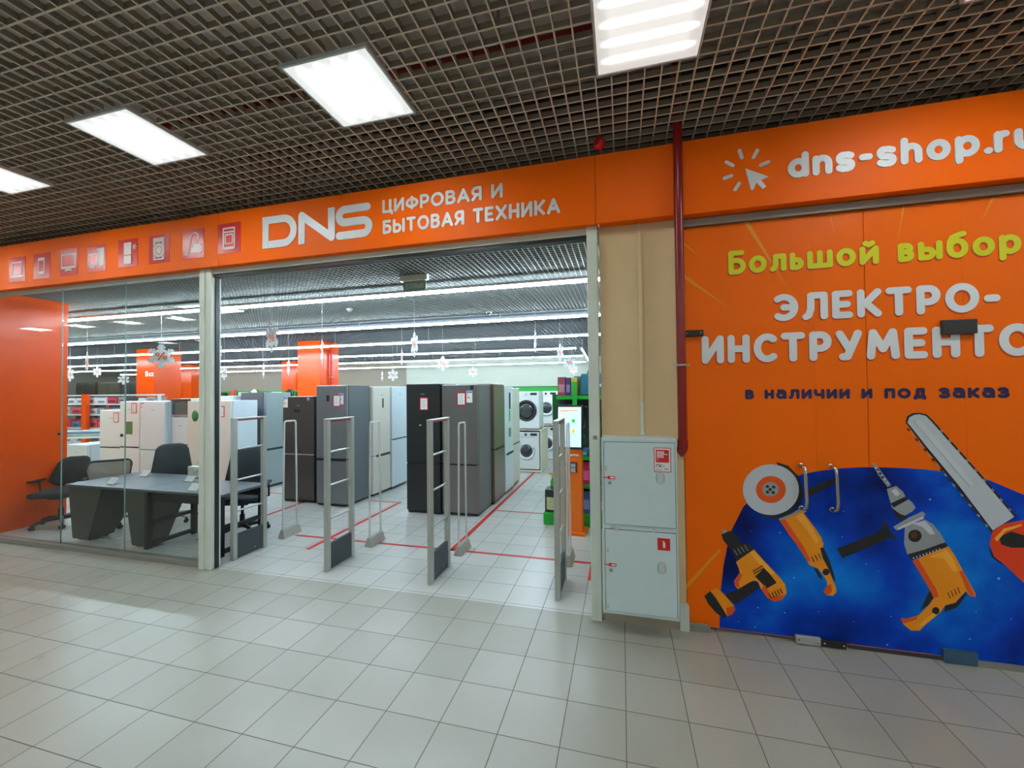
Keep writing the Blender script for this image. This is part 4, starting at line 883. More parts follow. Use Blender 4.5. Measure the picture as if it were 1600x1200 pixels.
# white row behind the glass
def ov(t, du, hw, h, zs, dx=.12):
    s_ = obj('sticker', MB().lathe([(0, 0), (.075, 0), (.075, .002), (0, .002)], (.0, 0, 0), 'y', 24).xf(Matrix.Translation((dx, 0, h-.29)) @ Matrix.Scale(1.35, 4, (0, 0, 1))), mat('sticker_oval', (24, 110, 40), .4), du, label='green oval sticker')
    k = MB()
    for i in range(3): k.box(dx-.04, dx+.04, -.003, -.002, h-.27-.02*i, h-.265-.02*i)
    obj('sticker_print', k, mat('sticker_print', (90, 170, 90), .5), s_)
def side_by_side(lb, x, y, w_, d, h):
    t = thing('refrigerator', lb, 'refrigerator', (x, y, 0)); hw = w_/2
    obj('body', MB().box(-hw, hw, .062, d, .035, h), FR['ice'], t, .008)
    pf = MB().box(-hw+.01, hw-.01, .03, d-.02, .008, .035)
    for sx in (-1, 1):
        for yy in (.07, d-.08): pf.box(sx*(hw-.06)-.02, sx*(hw-.06)+.02, yy-.02, yy+.02, 0, .008)
    obj('plinth', pf, BLACK, t)
    for sx in (-1, 1):
        q = obj('door', MB().box(min(sx*.003, sx*(hw-.002)), max(sx*.003, sx*(hw-.002)), 0, .058, .045, h-.002), FR['cream'], t, .01)
        obj('handle', MB().tube([(sx*.045, 0, .5), (sx*.045, -.035, .52), (sx*.045, -.035, 1.28), (sx*.045, 0, 1.3)], .010, 8), ALU, q)
        if sx < 0: ov(t, q, hw, h+.02, 0, -.30)
        else: price(q, .30, 0, h-.19); obj('lock', MB().lathe([(0, 0), (.014, 0), (.012, .005), (0, .005)], (.27, 0, h-.42), 'y', 14), BLACK, q)
    obj('gasket', MB().box(-hw+.012, hw-.012, .0585, .0625, .05, h-.01), RUBBER, t)
    return t
side_by_side('wide two-door cream refrigerator with a green oval sticker, crossed by the grey entrance post', -7.09, 2.6, .965, .57, 1.70)
fridge('white refrigerator peeping over the wide cream one right of the grey entrance post', -7.55, 3.25, 0, .58, .58, 1.78, 1.1, FR['white'], FR['white'], 'groove')
fridge('white refrigerator with a price frame and a photo sticker behind the left glass', -8.94, 2.56, 0, .505, .6, 1.70, .84, FR['white'], FR['white'], 'groove',
       [pc(.12, -.13), lambda t, du, hw, h, zs: obj('sticker', MB().box(-.12, .08, -.002, 0, h-.62, h-.38), mat('sticker_photo', (70, 110, 60), .4, var=.6, scale=20), du, label='green photo sticker')])
fridge('plain white refrigerator with a small energy label behind the left glass', -8.365, 2.56, 0, .62, .6, 1.695, .8, FR['ice'], FR['ice'], 'none', [en(-.24, -.10)])
fridge('shorter wide white refrigerator with a price frame standing beside the low freezers', -9.535, 2.64, 0, .66, .6, 1.53, .81, FR['white'], FR['white'], 'groove', [pc(.12, -.14)])
fridge('low white freezer beside the orange column, nearest the viewer', -10.43, 2.6, 0, .58, .55, .845, .42, FR['ice'], FR['ice'], 'none', name='chest_freezer')
fridge('low white freezer half hidden behind the shorter white refrigerator', -11.1, 3.3, 0, .58, .55, .74, .4, FR['white'], FR['white'], 'none', name='chest_freezer')
fridge('small white refrigerator carrying the microwave behind the left glass', -7.82, 2.66, 0, .44, .5, 1.40, .9, FR['ice'], FR['ice'], 'groove')
mw = thing('microwave_oven', 'white microwave oven with a dark door on the small refrigerator', 'microwave', (-7.82, 2.66, 1.40))
obj('body', MB().box(-.225, .225, .02, .40, .012, .34), WHITE_P, mw, .008)
obj('door', MB().box(-.20, .215, 0, .02, .05, .28), mat('oven_glass', (70, 78, 82), .2), mw, .004)
obj('control_strip', MB().box(-.225, .225, .004, .02, .285, .335), BLACK, mw)
obj('foot', MB().box(-.21, -.18, .05, .36, 0, .012).box(.18, .21, .05, .36, 0, .012), BLACK, mw)

# ================================================================== WASHING MACHINES on plywood stands
def washer(lb, x, y, z, rz, big=False):
    t = thing('washing_machine', lb, 'washing machine', (x, y, z), rz, 'washing machines on the stands')
    obj('body', MB().box(-.297, .297, .02, .53, .012, .85), WHITE_P, t, .012)
    obj('plinth', MB().box(-.29, .29, .018, .5, .0, .012), BLACK, t)
    cp = obj('control_panel', MB().box(-.297, .297, .004, .02, .73, .848), WHITE_P, t, .004)
    obj('drawer', MB().box(-.285, -.1, .0, .004, .745, .835), WHITE_P, cp, .002)
    obj('knob', MB().lathe([(0, .0), (.03, 0), (.026, .022), (0, .022)], (-.01, .004, .79), 'y', 20), BLACK if not big else WHITE_P, cp)
    obj('display', MB().box(.1, .25, .001, .004, .765, .82), BLACK, cp)
    zc = .42; R = .235 if big else .2
    ring = MB().lathe([(R-.06, .0), (R-.05, .025), (R-.02, .032), (R, .02), (R+.004, .0)], (0, .02, zc), 'y', 40)
    dr = obj('door', ring, BLACK if big else WHITE_P, t)
    obj('door_glass', MB().lathe([(0, .034), (R*.35, .030), (R*.62, .018), (R-.055, .002)], (0, .02, zc), 'y', 40), mat('drum_glass', (52, 58, 62), .12, coat=.5), dr)
    obj('door_handle', MB().box(R-.045, R-.012, -.012, -.004, zc+.03, zc+.09), GREY_D if big else ALU, dr, .003)
    obj('filter_flap', MB().box(.15, .24, .016, .02, .06, .13), WHITE_P, t, .002)
    return t
def stand(x0, x1, y0, y1, h, lb):
    t = thing('plywood_stand', lb, 'display stand', ((x0+x1)/2, (y0+y1)/2, 0)); e = .022
    part('side_panel', MB().box(x0, x0+e, y0, y1, .0, h-e), PLY, t)
    part('side_panel', MB().box(x1-e, x1, y0, y1, .0, h-e), PLY, t)
    part('top', MB().box(x0-.005, x1+.005, y0-.005, y1+.005, h-e, h), PLY, t)
    part('bottom', MB().box(x0+e, x1-e, y0, y1, .01, .045), PLY, t)
    part('back_panel', MB().box(x0+e, x1-e, y1-e, y1, .045, h-e), DARKWOOD, t)
    return t
stand(-2.42, -1.735, 5.93, 6.80, .955, 'open plywood stand housing the front washing machine at the end of the aisle')
washer('white washing machine inside the front plywood stand', -2.085, 5.96, .047, 0)
washer('white washing machine with a wide black door on the front stand', -2.075, 5.94, .957, 0, True)
stand(-2.2, -1.52, 7.35, 8.0, .955, 'open plywood stand of the second washing machine row by the green wall')
washer('white washing machine inside the rear plywood stand', -1.87, 7.38, .047, 0)
washer('white washing machine on the rear stand before the green wall', -1.87, 7.37, .957, 0)
gw = thing('display_wall', 'bright green backing wall behind the washing machines', 'display wall', (-2.3, 8.3, 0))
part('panel', MB().box(-4.2, -.4, 8.3, 8.36, 0, 1.93), GREEN, gw)
part('cap', MB().box(-4.2, -.4, 8.28, 8.37, 1.93, 1.95), GREEN_D, gw)

# ================================================================== ORANGE SELF-SERVICE KIOSK
kx, ky = -.645, 2.12
ki = thing('service_kiosk', 'orange self-service kiosk with a tilted touch screen inside the entrance', 'kiosk', (kx, ky, 0), -.05)
KO = mat('kiosk_orange', (240, 116, 12), .35)
obj('base_plate', MB().box(-.19, .19, -.02, .30, .0, .035), KO, ki, .004)
bd = obj('column', MB().box(-.15, .15, .03, .17, .035, 1.08), KO, ki, .006)
obj('logo_plate', MB().box(.005, .11, .026, .0299, .985, 1.01), PAPER, bd)
m = MB(); lettering(m, 'ДНС'.replace('ДНС', 'dns'), .03, .988, .017, .055, .2, .0245, .026); obj('lettering', m, mat('orange_print', (236, 90, 20), .4), bd)
obj('card_slot', MB().box(.0, .095, .022, .0298, .78, .915), mat('slot_red', (150, 50, 10), .4), bd)
te = obj('card_terminal', MB().box(.01, .085, .0, .022, .785, .9), GREY_D, ki, .006)
obj('terminal_screen', MB().box(.02, .075, -.002, 0, .855, .892), mat('terminal_screen', (180, 186, 188), .3), te)
k = MB()
for i in range(3):
    for j in range(4): k.box(.02+i*.019, .034+i*.019, -.002, 0, .792+j*.014, .801+j*.014)
obj('terminal_key', k, PAPER, te)
Rk = Matrix.Rotation(-.10, 4, 'X')
def kb(mb): return mb.xf(Matrix.Translation((0, .03, 1.07)) @ Rk)
scn = obj('screen_housing', kb(MB().box(-.17, .17, -.02, .035, 0, .56)), BLACK, ki, .008)
obj('screen', kb(MB().box(-.147, .147, -.0225, -.0205, .03, .535)), mat('kiosk_screen', (190, 222, 240), .2, emit=.75), scn)
m = MB().box(-.12, .1, -.0238, -.0226, .485, .495).box(-.12, -.02, -.0238, -.0226, .468, .476)
obj('screen_heading', kb(m), mat('screen_orange', (232, 130, 60), .3, emit=.6), scn)
obj('screen_icon', kb(MB().box(.03, .07, -.0238, -.0226, .34, .38)), mat('screen_green', (40, 190, 80), .3, emit=.6), scn)
obj('screen_icon', kb(MB().box(.03, .07, -.0238, -.0226, .21, .25)), mat('screen_yellow', (240, 190, 50), .3, emit=.6), scn)
obj('screen_icon', kb(MB().box(-.11, -.07, -.0238, -.0226, .34, .38)), mat('screen_icon_orange', (240, 120, 40), .3, emit=.6), scn)
obj('screen_icon', kb(MB().box(-.11, -.07, -.0238, -.0226, .21, .25)), mat('screen_blue', (60, 150, 230), .3, emit=.6), scn)
obj('screen_caption', kb(MB().box(.02, .09, -.0238, -.0226, .322, .327).box(.02, .08, -.0238, -.0226, .192, .197)), INK, scn)
part_ = obj('side_sticker', MB().box(-.14, -.03, .0275, .0299, .86, .90), mat('blue_sticker', (60, 80, 170), .4), bd)

# ================================================================== GREEN TOOL SHELF behind the right post
gs = thing('tool_shelf', 'green shop shelf full of tools behind the kiosk and right entrance post', 'shelf', (-.35, 2.75, 0))
X0, X1, Y0, Y1 = -1.05, .55, 2.48, 3.05
part('back_panel', MB().box(X0+.05, X1, Y1-.03, Y1, .1, 1.76), GREEN_D, gs)
part('plinth', MB().box(X0, X1, Y0-.03, Y1, .0, .16), GREEN, gs, .008)
for x in (-.62, .1): part('upright', MB().box(x-.03, x+.03, Y0+.36, Y0+.40, .16, 1.69), GREEN, gs)
shz = [.55, .93, 1.74]
for z in shz: part('shelf_board', MB().box(-.86, X1, Y0+.02 if z < 1.5 else Y0, Y1-.03, z-.05, z), GREEN, gs, .004)
part('upright', MB().box(-.635, -.575, Y0-.03, Y0-.0125, 1.56, 1.93), GREEN, gs)
part('shelf_lip', MB().box(-.84, X1, Y0-.012, Y0-.001, 1.70, 1.745), GREEN, gs)
part('pegboard', MB().box(-.86, X1, Y0+.30, Y0+.315, .98, 1.69), mat('pegboard', (40, 60, 56), .6), gs)
def carton(x0, x1, y0, y1, z0, z1, c, lb, cat='box', name='carton', group=None, stripe=None, tilt=0):
    t = thing(name, lb, cat, ((x0+x1)/2, (y0+y1)/2, z0), tilt, group); a, b, h = (x1-x0)/2, (y1-y0)/2, z1-z0
    bb = obj('box', MB().box(-a, a, -b, b, 0, h), mat('carton_%d_%d_%d' % c, c, .5, var=.2, scale=8), t, min(.004, a*.2))
    if stripe: obj('printed_label', MB().box(-a*.75, a*.75, -b-.001, -b, h*.2, h*.62), mat('print_%d_%d_%d' % stripe, stripe, .5, var=.25, scale=25), t)
    return t
carton(-.84, -.735, 2.50, 2.80, 1.741, 2.0, (132, 62, 70), 'maroon tall box at the left end of the green shelf top', stripe=(170, 120, 130))
carton(-.73, -.665, 2.50, 2.80, 1.741, 1.99, (52, 46, 96), 'purple-blue slim box next to the maroon one on the green shelf top', stripe=(120, 120, 170))
carton(-.66, -.575, 2.52, 2.82, 1.741, 1.99, (176, 160, 60), 'yellow and grey box behind the green upright on the shelf top', stripe=(190, 190, 190))
bg = thing('tool_bag', 'blue-green soft tool bag on top of the green shelf beside the right post', 'bag', (-.36, 2.68, 1.741))
obj('body', MB().hexa([(-.19, -.15, 0), (.19, -.15, 0), (.19, .15, 0), (-.19, .15, 0)], [(-.17, -.13, .3), (.17, -.13, .3), (.17, .13, .3), (-.17, .13, .3)]), mat('bag_teal', (24, 92, 112), .7), bg, .02)
obj('handle', MB().tube([(-.08, -.10, .295), (-.07, -.10, .34), (0, -.10, .36), (.07, -.10, .34), (.08, -.10, .295)], .01, 8), mat('bag_strap', (18, 40, 52), .8), bg)
obj('label', MB().box(-.05, .1, -.152, -.142, .12, .16, R=Matrix.Rotation(.066, 3, 'X')), PAPER, bg)
cn = thing('tool_canister', 'dark grey round canister behind the boxes on the green shelf top', 'canister', (-.60, 2.92, 1.741))
obj('drum', MB().lathe([(0, 0), (.09, 0), (.09, .24), (.06, .28), (0, .28)], (0, 0, 0), 'z', 20), GREY_D, cn)
# tools hanging on the pegboard
hang = [(-.54, 1.56, 'drill'), (-.37, 1.58, 'drill'), (-.54, 1.36, 'coil'), (-.38, 1.36, 'coil'), (-.54, 1.14, 'coil'), (-.38, 1.14, 'drill'), (-.20, 1.56, 'drill'), (-.22, 1.34, 'coil'), (-.20, 1.12, 'drill'), (-.71, 1.6, 'drill')]
rows = {1.56: 'upper', 1.58: 'upper', 1.6: 'upper', 1.36: 'middle', 1.34: 'middle', 1.14: 'lower', 1.12: 'lower'}
for i, (x, z, kd) in enumerate(hang):
    if kd == 'coil':
        t = thing('cable_coil', 'cable coil hanging in the %s row of the green shelf, hook %d' % (rows[z], i+1), 'coil', (x, 2.70, z), group='tools hanging on the green shelf')
        obj('loop', MB().tube([(.05*math.cos(a), -.01*math.sin(3*a), .075*math.sin(a)) for a in [k*2*PI/20 for k in range(20)]], .012, 8, closed=True), mat('coil_%d' % (i % 3), ((40, 44, 46), (20, 96, 60), (96, 80, 70))[i % 3], .5), t)
        obj('hook', MB().tube([(0, .075, .085), (0, -.03, .085)], .004, 6), ALU, t)
    else:
        t = thing('power_drill', 'dark power drill hanging in the %s row of the green shelf, hook %d' % (rows[z], i+1), 'drill', (x, 2.66, z), group='tools hanging on the green shelf')
        c = mat('tool_%d' % (i % 3), ((30, 66, 60), (44, 46, 50), (26, 90, 70))[i % 3], .45)
        obj('body', MB().tube([(-.06, 0, .03), (.03, 0, .03), (.05, 0, .03)], [.026, .028, .02], 12), c, t)
        obj('grip', MB().tube([(-.03, 0, .02), (-.045, 0, -.07)], [.018, .016], 10), BLACK, t)
        obj('chuck', MB().tube([(.05, 0, .03), (.085, 0, .03)], [.014, .009], 10), ALU_D, t)
        obj('hook', MB().tube([(0, .115, .062), (0, -.03, .062)], .004, 6), ALU, t)
c_ = 0
for z0, hts, cols in ((.551, (.26, .3), [(70, 40, 60), (190, 30, 90), (60, 40, 44), (150, 30, 60)]), (.161, (.28, .3), [(150, 40, 60), (60, 84, 150), (170, 110, 100), (110, 90, 140)]), (.931, (.10, .09), [(36, 44, 50), (40, 110, 150), (60, 60, 66), (200, 200, 200)])):
    for i in range(4):
        x = -.80+.001+i*.2 if z0 < .9 else -.82+i*.19
        lbz = {.551: 'middle', .161: 'lowest', .931: 'upper'}[z0]
        carton(x, x+.185, 2.53, 2.74, z0, z0+hts[i % 2], cols[i], '%s product box on the %s green shelf board, %s from its left end' % (['dark wine', 'pink-red', 'dark brown', 'crimson'][i] if z0 == .551 else ['red-brown', 'blue', 'salmon', 'violet'][i] if z0 == .161 else ['charcoal', 'blue', 'grey', 'white'][i], lbz, ords[i]), stripe=tuple(min(255, v+70) for v in cols[i]), group='boxes on the green tool shelf')
sw = thing('tool_case', 'dark green boxed power tool standing on the green plinth beside the kiosk', 'tool case', (-.955, 2.62, .161))
obj('case', MB().box(-.08, .08, -.12, .12, 0, .30), mat('case_dark', (26, 40, 36), .45), sw, .012)
obj('printed_label', MB().box(-.055, .07, -.1215, -.12, .03, .2), mat('case_print', (190, 200, 150), .5, var=.4, scale=30), sw)
yb = thing('spray_bottle', 'yellow and green bottle on the dark tool case beside the kiosk', 'bottle', (-.93, 2.60, .461))
obj('bottle', MB().lathe([(0, 0), (.04, 0), (.042, .04), (.042, .10), (.02, .14), (.014, .16), (0, .16)], (0, 0, 0), 'z', 16), mat('bottle_green', (50, 150, 60), .4), yb)
obj('cap', MB().lathe([(.022, .15), (.024, .2), (0, .205)], (0, 0, 0), 'z', 14).box(-.06, .01, -.012, .012, .19, .215), mat('cap_yellow', (214, 190, 50), .4), yb)

# ================================================================== DESKS AND CHAIRS behind the glass
HD = .70
d1 = thing('office_desk', 'dark office desk on tapered pedestals behind the left glass', 'desk', (-6.16, .9, 0))
part('desktop', MB().box(-6.80, -5.525, .50, 1.30, HD-.028, HD), DESKTOP, d1, .004)
pd_ = MB(); pd_.hexa([(-6.71, .53, .02), (-6.435, .53, .02), (-6.435, .80, .02), (-6.71, .80, .02)], [(-6.79, .525, HD-.029), (-6.19, .525, HD-.029), (-6.19, 1.05, HD-.029), (-6.79, 1.05, HD-.029)])
part('pedestal', pd_, DARKWOOD, d1, .004)
pd_ = MB(); pd_.hexa([(-5.69, .53, .02), (-5.45, .53, .02), (-5.45, .76, .02), (-5.69, .76, .02)], [(-5.81, .525, HD-.029), (-5.45, .525, HD-.029), (-5.45, 1.05, HD-.029), (-5.81, 1.05, HD-.029)])
part('pedestal', pd_, DARKWOOD, d1, .004)
ft = MB()
for x, y in ((-6.66, .58), (-6.48, .58), (-6.66, .75), (-6.48, .75), (-5.65, .58), (-5.49, .58), (-5.65, .72), (-5.49, .72)): ft.lathe([(0, 0), (.016, 0), (.016, .02), (0, .02)], (x, y, 0), 'z', 12)
part('foot', ft, BLACK, d1)
part('modesty_panel', MB().box(-6.18, -5.82, 1.02, 1.04, .36, HD-.029), DARKWOOD, d1)
d2 = thing('office_desk', 'dark office desk on a black metal frame beside the grey entrance post', 'desk', (-4.9, .85, 0))
part('desktop', MB().box(-5.515, -4.28, .50, 1.12, HD-.028, HD), DESKTOP, d2, .004)
for x in (-5.42, -4.335):
    fr = MB()
    for y in (.53, 1.07): fr.box(x-.025, x+.025, y-.03, y+.03, 0.0, HD-.029)
    fr.box(x-.024, x+.024, .561, 1.039, .03, .075).box(x-.024, x+.024, .561, 1.039, .28, .32)
    part('leg_frame', fr, BLACK_M, d2, .003)
part('apron', MB().box(-5.39, -4.365, .545, .565, HD-.14, HD-.029).box(-5.39, -4.365, 1.04, 1.06, HD-.14, HD-.029), BLACK_M, d2)
for x, y, lb in ((-6.18, .64, 'clear acrylic price holder near the left end of the dark desk'), (-6.33, 1.1, 'clear acrylic price holder at the back edge of the dark desk'), (-5.35, .97, 'clear acrylic price holder behind the desk seam'), (-4.80, .60, 'clear acrylic price holder on the desk corner by the grey entrance post')):
    t = thing('price_holder', lb, 'price holder', (x, y, HD), group='price holders on the desks')
    h = MB(); h.box(-.075, .075, -.045, .045, 0, .003).hexa([(-.075, -.03, .003), (.075, -.03, .003), (.075, -.026, .003), (-.075, -.026, .003)], [(-.075, .03, .085), (.075, .03, .085), (.075, .034, .085), (-.075, .034, .085)])
    obj('stand', h, ACRYL, t)
    obj('card', MB().hexa([(-.068, -.0325, .008), (.068, -.0325, .008), (.068, -.0315, .008), (-.068, -.0315, .008)], [(-.068, .024, .08), (.068, .024, .08), (.068, .025, .08), (-.068, .025, .08)]), PAPER, t)
so = thing('power_socket', 'white socket box with a cable on the side of the grey entrance post', 'socket', (-4.40, .34, .94))
part('box', MB().box(-4.53, -4.269, .312, .372, .94, 1.04), WHITE_P, so, .006)
part('outlet', MB().lathe([(0, 0), (.03, 0), (.03, .004), (.012, .004), (0, .002)], (-4.42, .312, .99), 'y', 16), PAPER, so)
part('cable', MB().tube([(-4.36, .35, 1.038), (-4.40, .36, 1.07), (-4.50, .40, 1.075), (-4.55, .50, 1.05), (-4.56, .60, .95), (-4.58, .66, .75), (-4.6, .7, .708)], .004, 6), BLACK, so)

def backrest(W0, W1, H, thick, curve, lean, m_in, sag=.05, rnd=.10):
    """cushioned back: rounded trapezoid, curved round the sitter; local x width, z height, front -y"""
    pts = []; n = 8
    for cx, cz, a0 in ((W0/2-rnd, rnd, -90), (W1/2-rnd, H-rnd, 0), (-W1/2+rnd, H-rnd, 90), (-W0/2+rnd, rnd, 180)):
        pts += [(cx+rnd*math.cos(math.radians(a0+90*i/n)), cz+rnd*math.sin(math.radians(a0+90*i/n))) for i in range(n+1)]
    rings = [(1, 0), (.985, .4), (.93, .8), (.8, 1), (.4, 1.12), (.02, 1.15)]
    mb = MB(); vs = []; k = len(pts); cz = H/2
    def P(x, z, s, sd):
        x2, z2 = x*s, cz+(z-cz)*s
        y = -curve*(x2/(W1/2))**2 + lean*z2 - sag*math.sin(PI*z2/H) + 0
        return (x2, y+sd, z2)
    for sd in (-1, 1):
        for s, d in rings: vs.append([P(x, z, s, sd*thick/2*d) for x, z in pts])
    flat = [q for r_ in vs for q in r_]; fs = []; R = len(rings)
    for b in range(2):
        for r_ in range(R-1):
            for i in range(k):
                a, b2 = (b*R+r_)*k+i, (b*R+r_)*k+(i+1) % k; c, d = (b*R+r_+1)*k+(i+1) % k, (b*R+r_+1)*k+i
                fs.append((a, b2, c, d) if b == 0 else (d, c, b2, a))
        cap = [(b*R+R-1)*k+i for i in range(k)]; fs.append(cap if b == 0 else cap[::-1])
    for i in range(k): fs.append((i, R*k+i, R*k+(i+1) % k, (i+1) % k))
    return mb.add(flat, fs, 0, True)
def chair(lb, x, y, rz, kind, base, hb=.58):
    t = thing('office_chair', lb, 'office chair', (x, y, 0), rz, 'office chairs at the desks')
    bm_ = BLACK if base == 'black' else ALU if base == 'grey' else CHROME
    for k in range(5):
        a = 2*PI*k/5+.3; ca, sa = math.cos(a), math.sin(a)
        lg = obj('leg', MB().tube([(.03*ca, .03*sa, .105), (.16*ca, .16*sa, .105), (.29*ca, .29*sa, .072)], [.03, .024, .016], 10), bm_, t)
        cs = MB()
        for s in (-1, 1): cs.lathe([(0, -.011), (.024, -.011), (.028, -.005), (.028, .005), (.024, .011), (0, .011)], (.0, 0, 0), 'y', 16)
        cs = MB()
        for s in (-.017, .017): cs.lathe([(0, -.01), (.024, -.01), (.027, -.004), (.027, .004), (.024, .01), (0, .01)], (0, s, 0), 'y', 16)
        cs.box(-.014, .014, -.008, .008, 0, .052).xf(Matrix.Translation((.285*ca, .285*sa, .027)) @ Matrix.Rotation(a+.7, 4, 'Z'))
        obj('caster', cs, RUBBER, lg)
    obj('gas_column', MB().tube([(0, 0, .09), (0, 0, .24), (0, 0, .242), (0, 0, .40)], [.03, .03, .018, .018], 16), bm_ if base != 'chrome' else BLACK, t)
    obj('tilt_mechanism', MB().box(-.09, .09, -.11, .12, .375, .415), BLACK, t, .01)
    obj('seat', MB().box(-.245, .245, -.24, .23, .415, .495), FABRIC if kind != 'mesh' else mat('seat_fabric', (60, 60, 60), .85, bump=.3), t, .035)
    zb, H = (.52, .36) if kind == 'mesh' else (.50, hb)
    if kind == 'mesh':
        b = obj('backrest', backrest(.40, .46, H, .012, .05, .12, 0), MESHF, t, loc=(0, .25, zb))
        n = 8; pts = []
        for cx, cz, a0 in ((.2-.06, .06, -90), (.23-.06, H-.06, 0), (-.23+.06, H-.06, 90), (-.2+.06, .06, 180)):
            pts += [(cx+.06*math.cos(math.radians(a0+90*i/n)), cz+.06*math.sin(math.radians(a0+90*i/n))) for i in range(n+1)]
        obj('back_frame', MB().tube([(x_, -.05*(x_/.23)**2+.12*z_-.05*math.sin(PI*z_/H), z_) for x_, z_ in pts], .014, 8, closed=True), BLACK, b)
        obj('back_support', MB().tube([(0, .10, .395), (0, .28, .42), (0, .29, .55), (0, .275, .66)], [.02, .022, .02, .015], 8), BLACK, t)
    else:
        b = obj('backrest', backrest(.50, .40, H, .06, .05, .16, 0, rnd=.12), FABRIC, t, loc=(0, .25, zb))
        obj('back_support', MB().tube([(0, .10, .395), (0, .30, .42), (0, .335, .55), (0, .33, .70)], [.02, .022, .02, .015], 8), BLACK, t)
    for s in (-1, 1):
        ar = obj('armrest', MB().tube([(s*.245, .08, .43), (s*.29, .08, .44), (s*.29, .06, .62)], .014, 8), BLACK, t)
        obj('arm_pad', MB().box(s*.29-.03, s*.29+.03, -.12, .13, .615, .645), BLACK, ar, .012)
    return t
chair('office chair with a pale mesh back behind the left end of the desks', -6.90, 1.0, .9, 'mesh', 'chrome')
chair('office chair with a tall dark back and grey base behind the desk seam', -6.28, 1.41, .93, 'soft', 'grey')
chair('black office chair behind the first security gate', -4.82, 1.24, .6, 'soft', 'black')
chair('black office chair squeezed between the orange column and the left desk', -7.66, .92, .5, 'soft', 'black', .42)

# ================================================================== PERCENT SNOWFLAKES
SNOW = mat('snowflake_board', (208, 217, 219), .5)
PERC = mat('percent_print', (232, 92, 40), .5)
def snowflake(lb, x, y, z, rz, size=.36, top=3.2):
    t = thing('snowflake_sign', lb, 'snowflake decoration', (x, y, z), rz, 'paper snowflakes with percent signs')
    R = size/2; m = MB(); wd = .030*size/.36
    m.prism([(R*.62*math.cos(k*PI/6+PI/12*0), R*.62*math.sin(k*PI/6)) for k in range(12)], -.003, .003)
    for k in range(6):
        a = k*PI/3+PI/6; d = (math.cos(a), math.sin(a)); q = (-d[1], d[0])
        m.stroke([(R*.5*d[0], R*.5*d[1]), (R*.95*d[0], R*.95*d[1])], wd, -.003, .003, 0, 8)
        for f, l in ((.62, .24), (.84, .14)):
            for s in (-1, 1): m.stroke([(R*f*d[0], R*f*d[1]), (R*(f+l*.55)*d[0]+s*R*l*q[0], R*(f+l*.55)*d[1]+s*R*l*q[1])], wd*.85, -.003, .003, 0, 8)
    obj('board', m, SNOW, t)
    p = MB(); e = R*.13
    for ya, yb in ((-.0045, -.003), (.003, .0045)):
        sg_ = 1 if ya < 0 else -1
        p.stroke([(-R*.2*sg_, -R*.3), (R*.2*sg_, R*.3)], e, ya, yb, 0, 10)
        for sx in (-1, 1):
            p.stroke([(a, b) for a, b in arc(sx*R*.26*sg_, -sx*R*-.13*-1 if 0 else (R*.13 if sx < 0 else -R*.13), R*.11, R*.12, 0, 360, 14)], e*.8, ya, yb, 0, 8)
    obj('percent_print', p, PERC, t)
    obj('thread', MB().box(-.0012, .0012, -.0012, .0012, R*.95, top-z), PAPER, t)
    return t
SN = [(-6.94, 1.72, 2.42, 0.645, 'facing the viewer against the orange column behind the left glass'), (-4.12, 1.01, 2.5, -0.385, 'turned half away above the first gate'),
 (-7.40, 2.91, 2.63, 0.57, 'half hidden by the grey entrance post'), (-4.27, 2.07, 2.43, -0.781, 'seen edge-on in front of the middle orange column'),
 (-6.95, 4.28, 2.39, -0.666, 'seen edge-on left of the middle orange column'), (-10.79, 6.04, 2.40, -0.292, 'nearly edge-on above the white refrigerators right of the post'),
 (-8.1, 4.75, 2.36, -0.65, 'hanging low and edge-on left of the middle orange column'), (-16.74, 6.57, 2.60, 0.058, 'grey in the distance left of the glass seam'),
 (-13.62, 4.2, 2.36, -0.081, 'cut by the edge of the big orange front column'), (-18.03, 8.12, 2.40, 0.696, 'facing front near the pane seam, far back'),
 (-2.95, 2.42, 2.52, -0.787, 'turned sideways above the black refrigerator'), (-1.29, 3.21, 2.60, -1.269, 'edge-on in front of the right end of the lamps'),
 (-4.25, 4.33, 2.5, -0.952, 'edge-on left of the black refrigerator'), (-4.4, 6.63, 2.54, 0.107, 'facing front above the steel refrigerator'),
 (-5.03, 10.56, 2.51, -0.024, 'small and far above the bronze refrigerator'), (-6.89, 8.4, 2.36, 0.088, 'facing front above the icy white refrigerator'),
 (-8.12, 9.75, 2.40, -0.827, 'tiny and edge-on right of the middle orange column'), (-1.18, 5.15, 2.58, -0.984, 'turned half away left of the slanting lamp'),
 (-1.4, 8.52, 2.6, 0.12, 'facing front under the slanting lamp'), (-1.85, 13.59, 2.67, -0.135, 'small, lowest below the slanting lamp'), (-9.07, 1.99, 2.40, -0.392, 'edge-on beside the big orange front column')]
for x, y, z, rz, d in SN: snowflake('white percent snowflake '+d, x, y, z, rz, top=3.2 if y < 4 else 3.42)

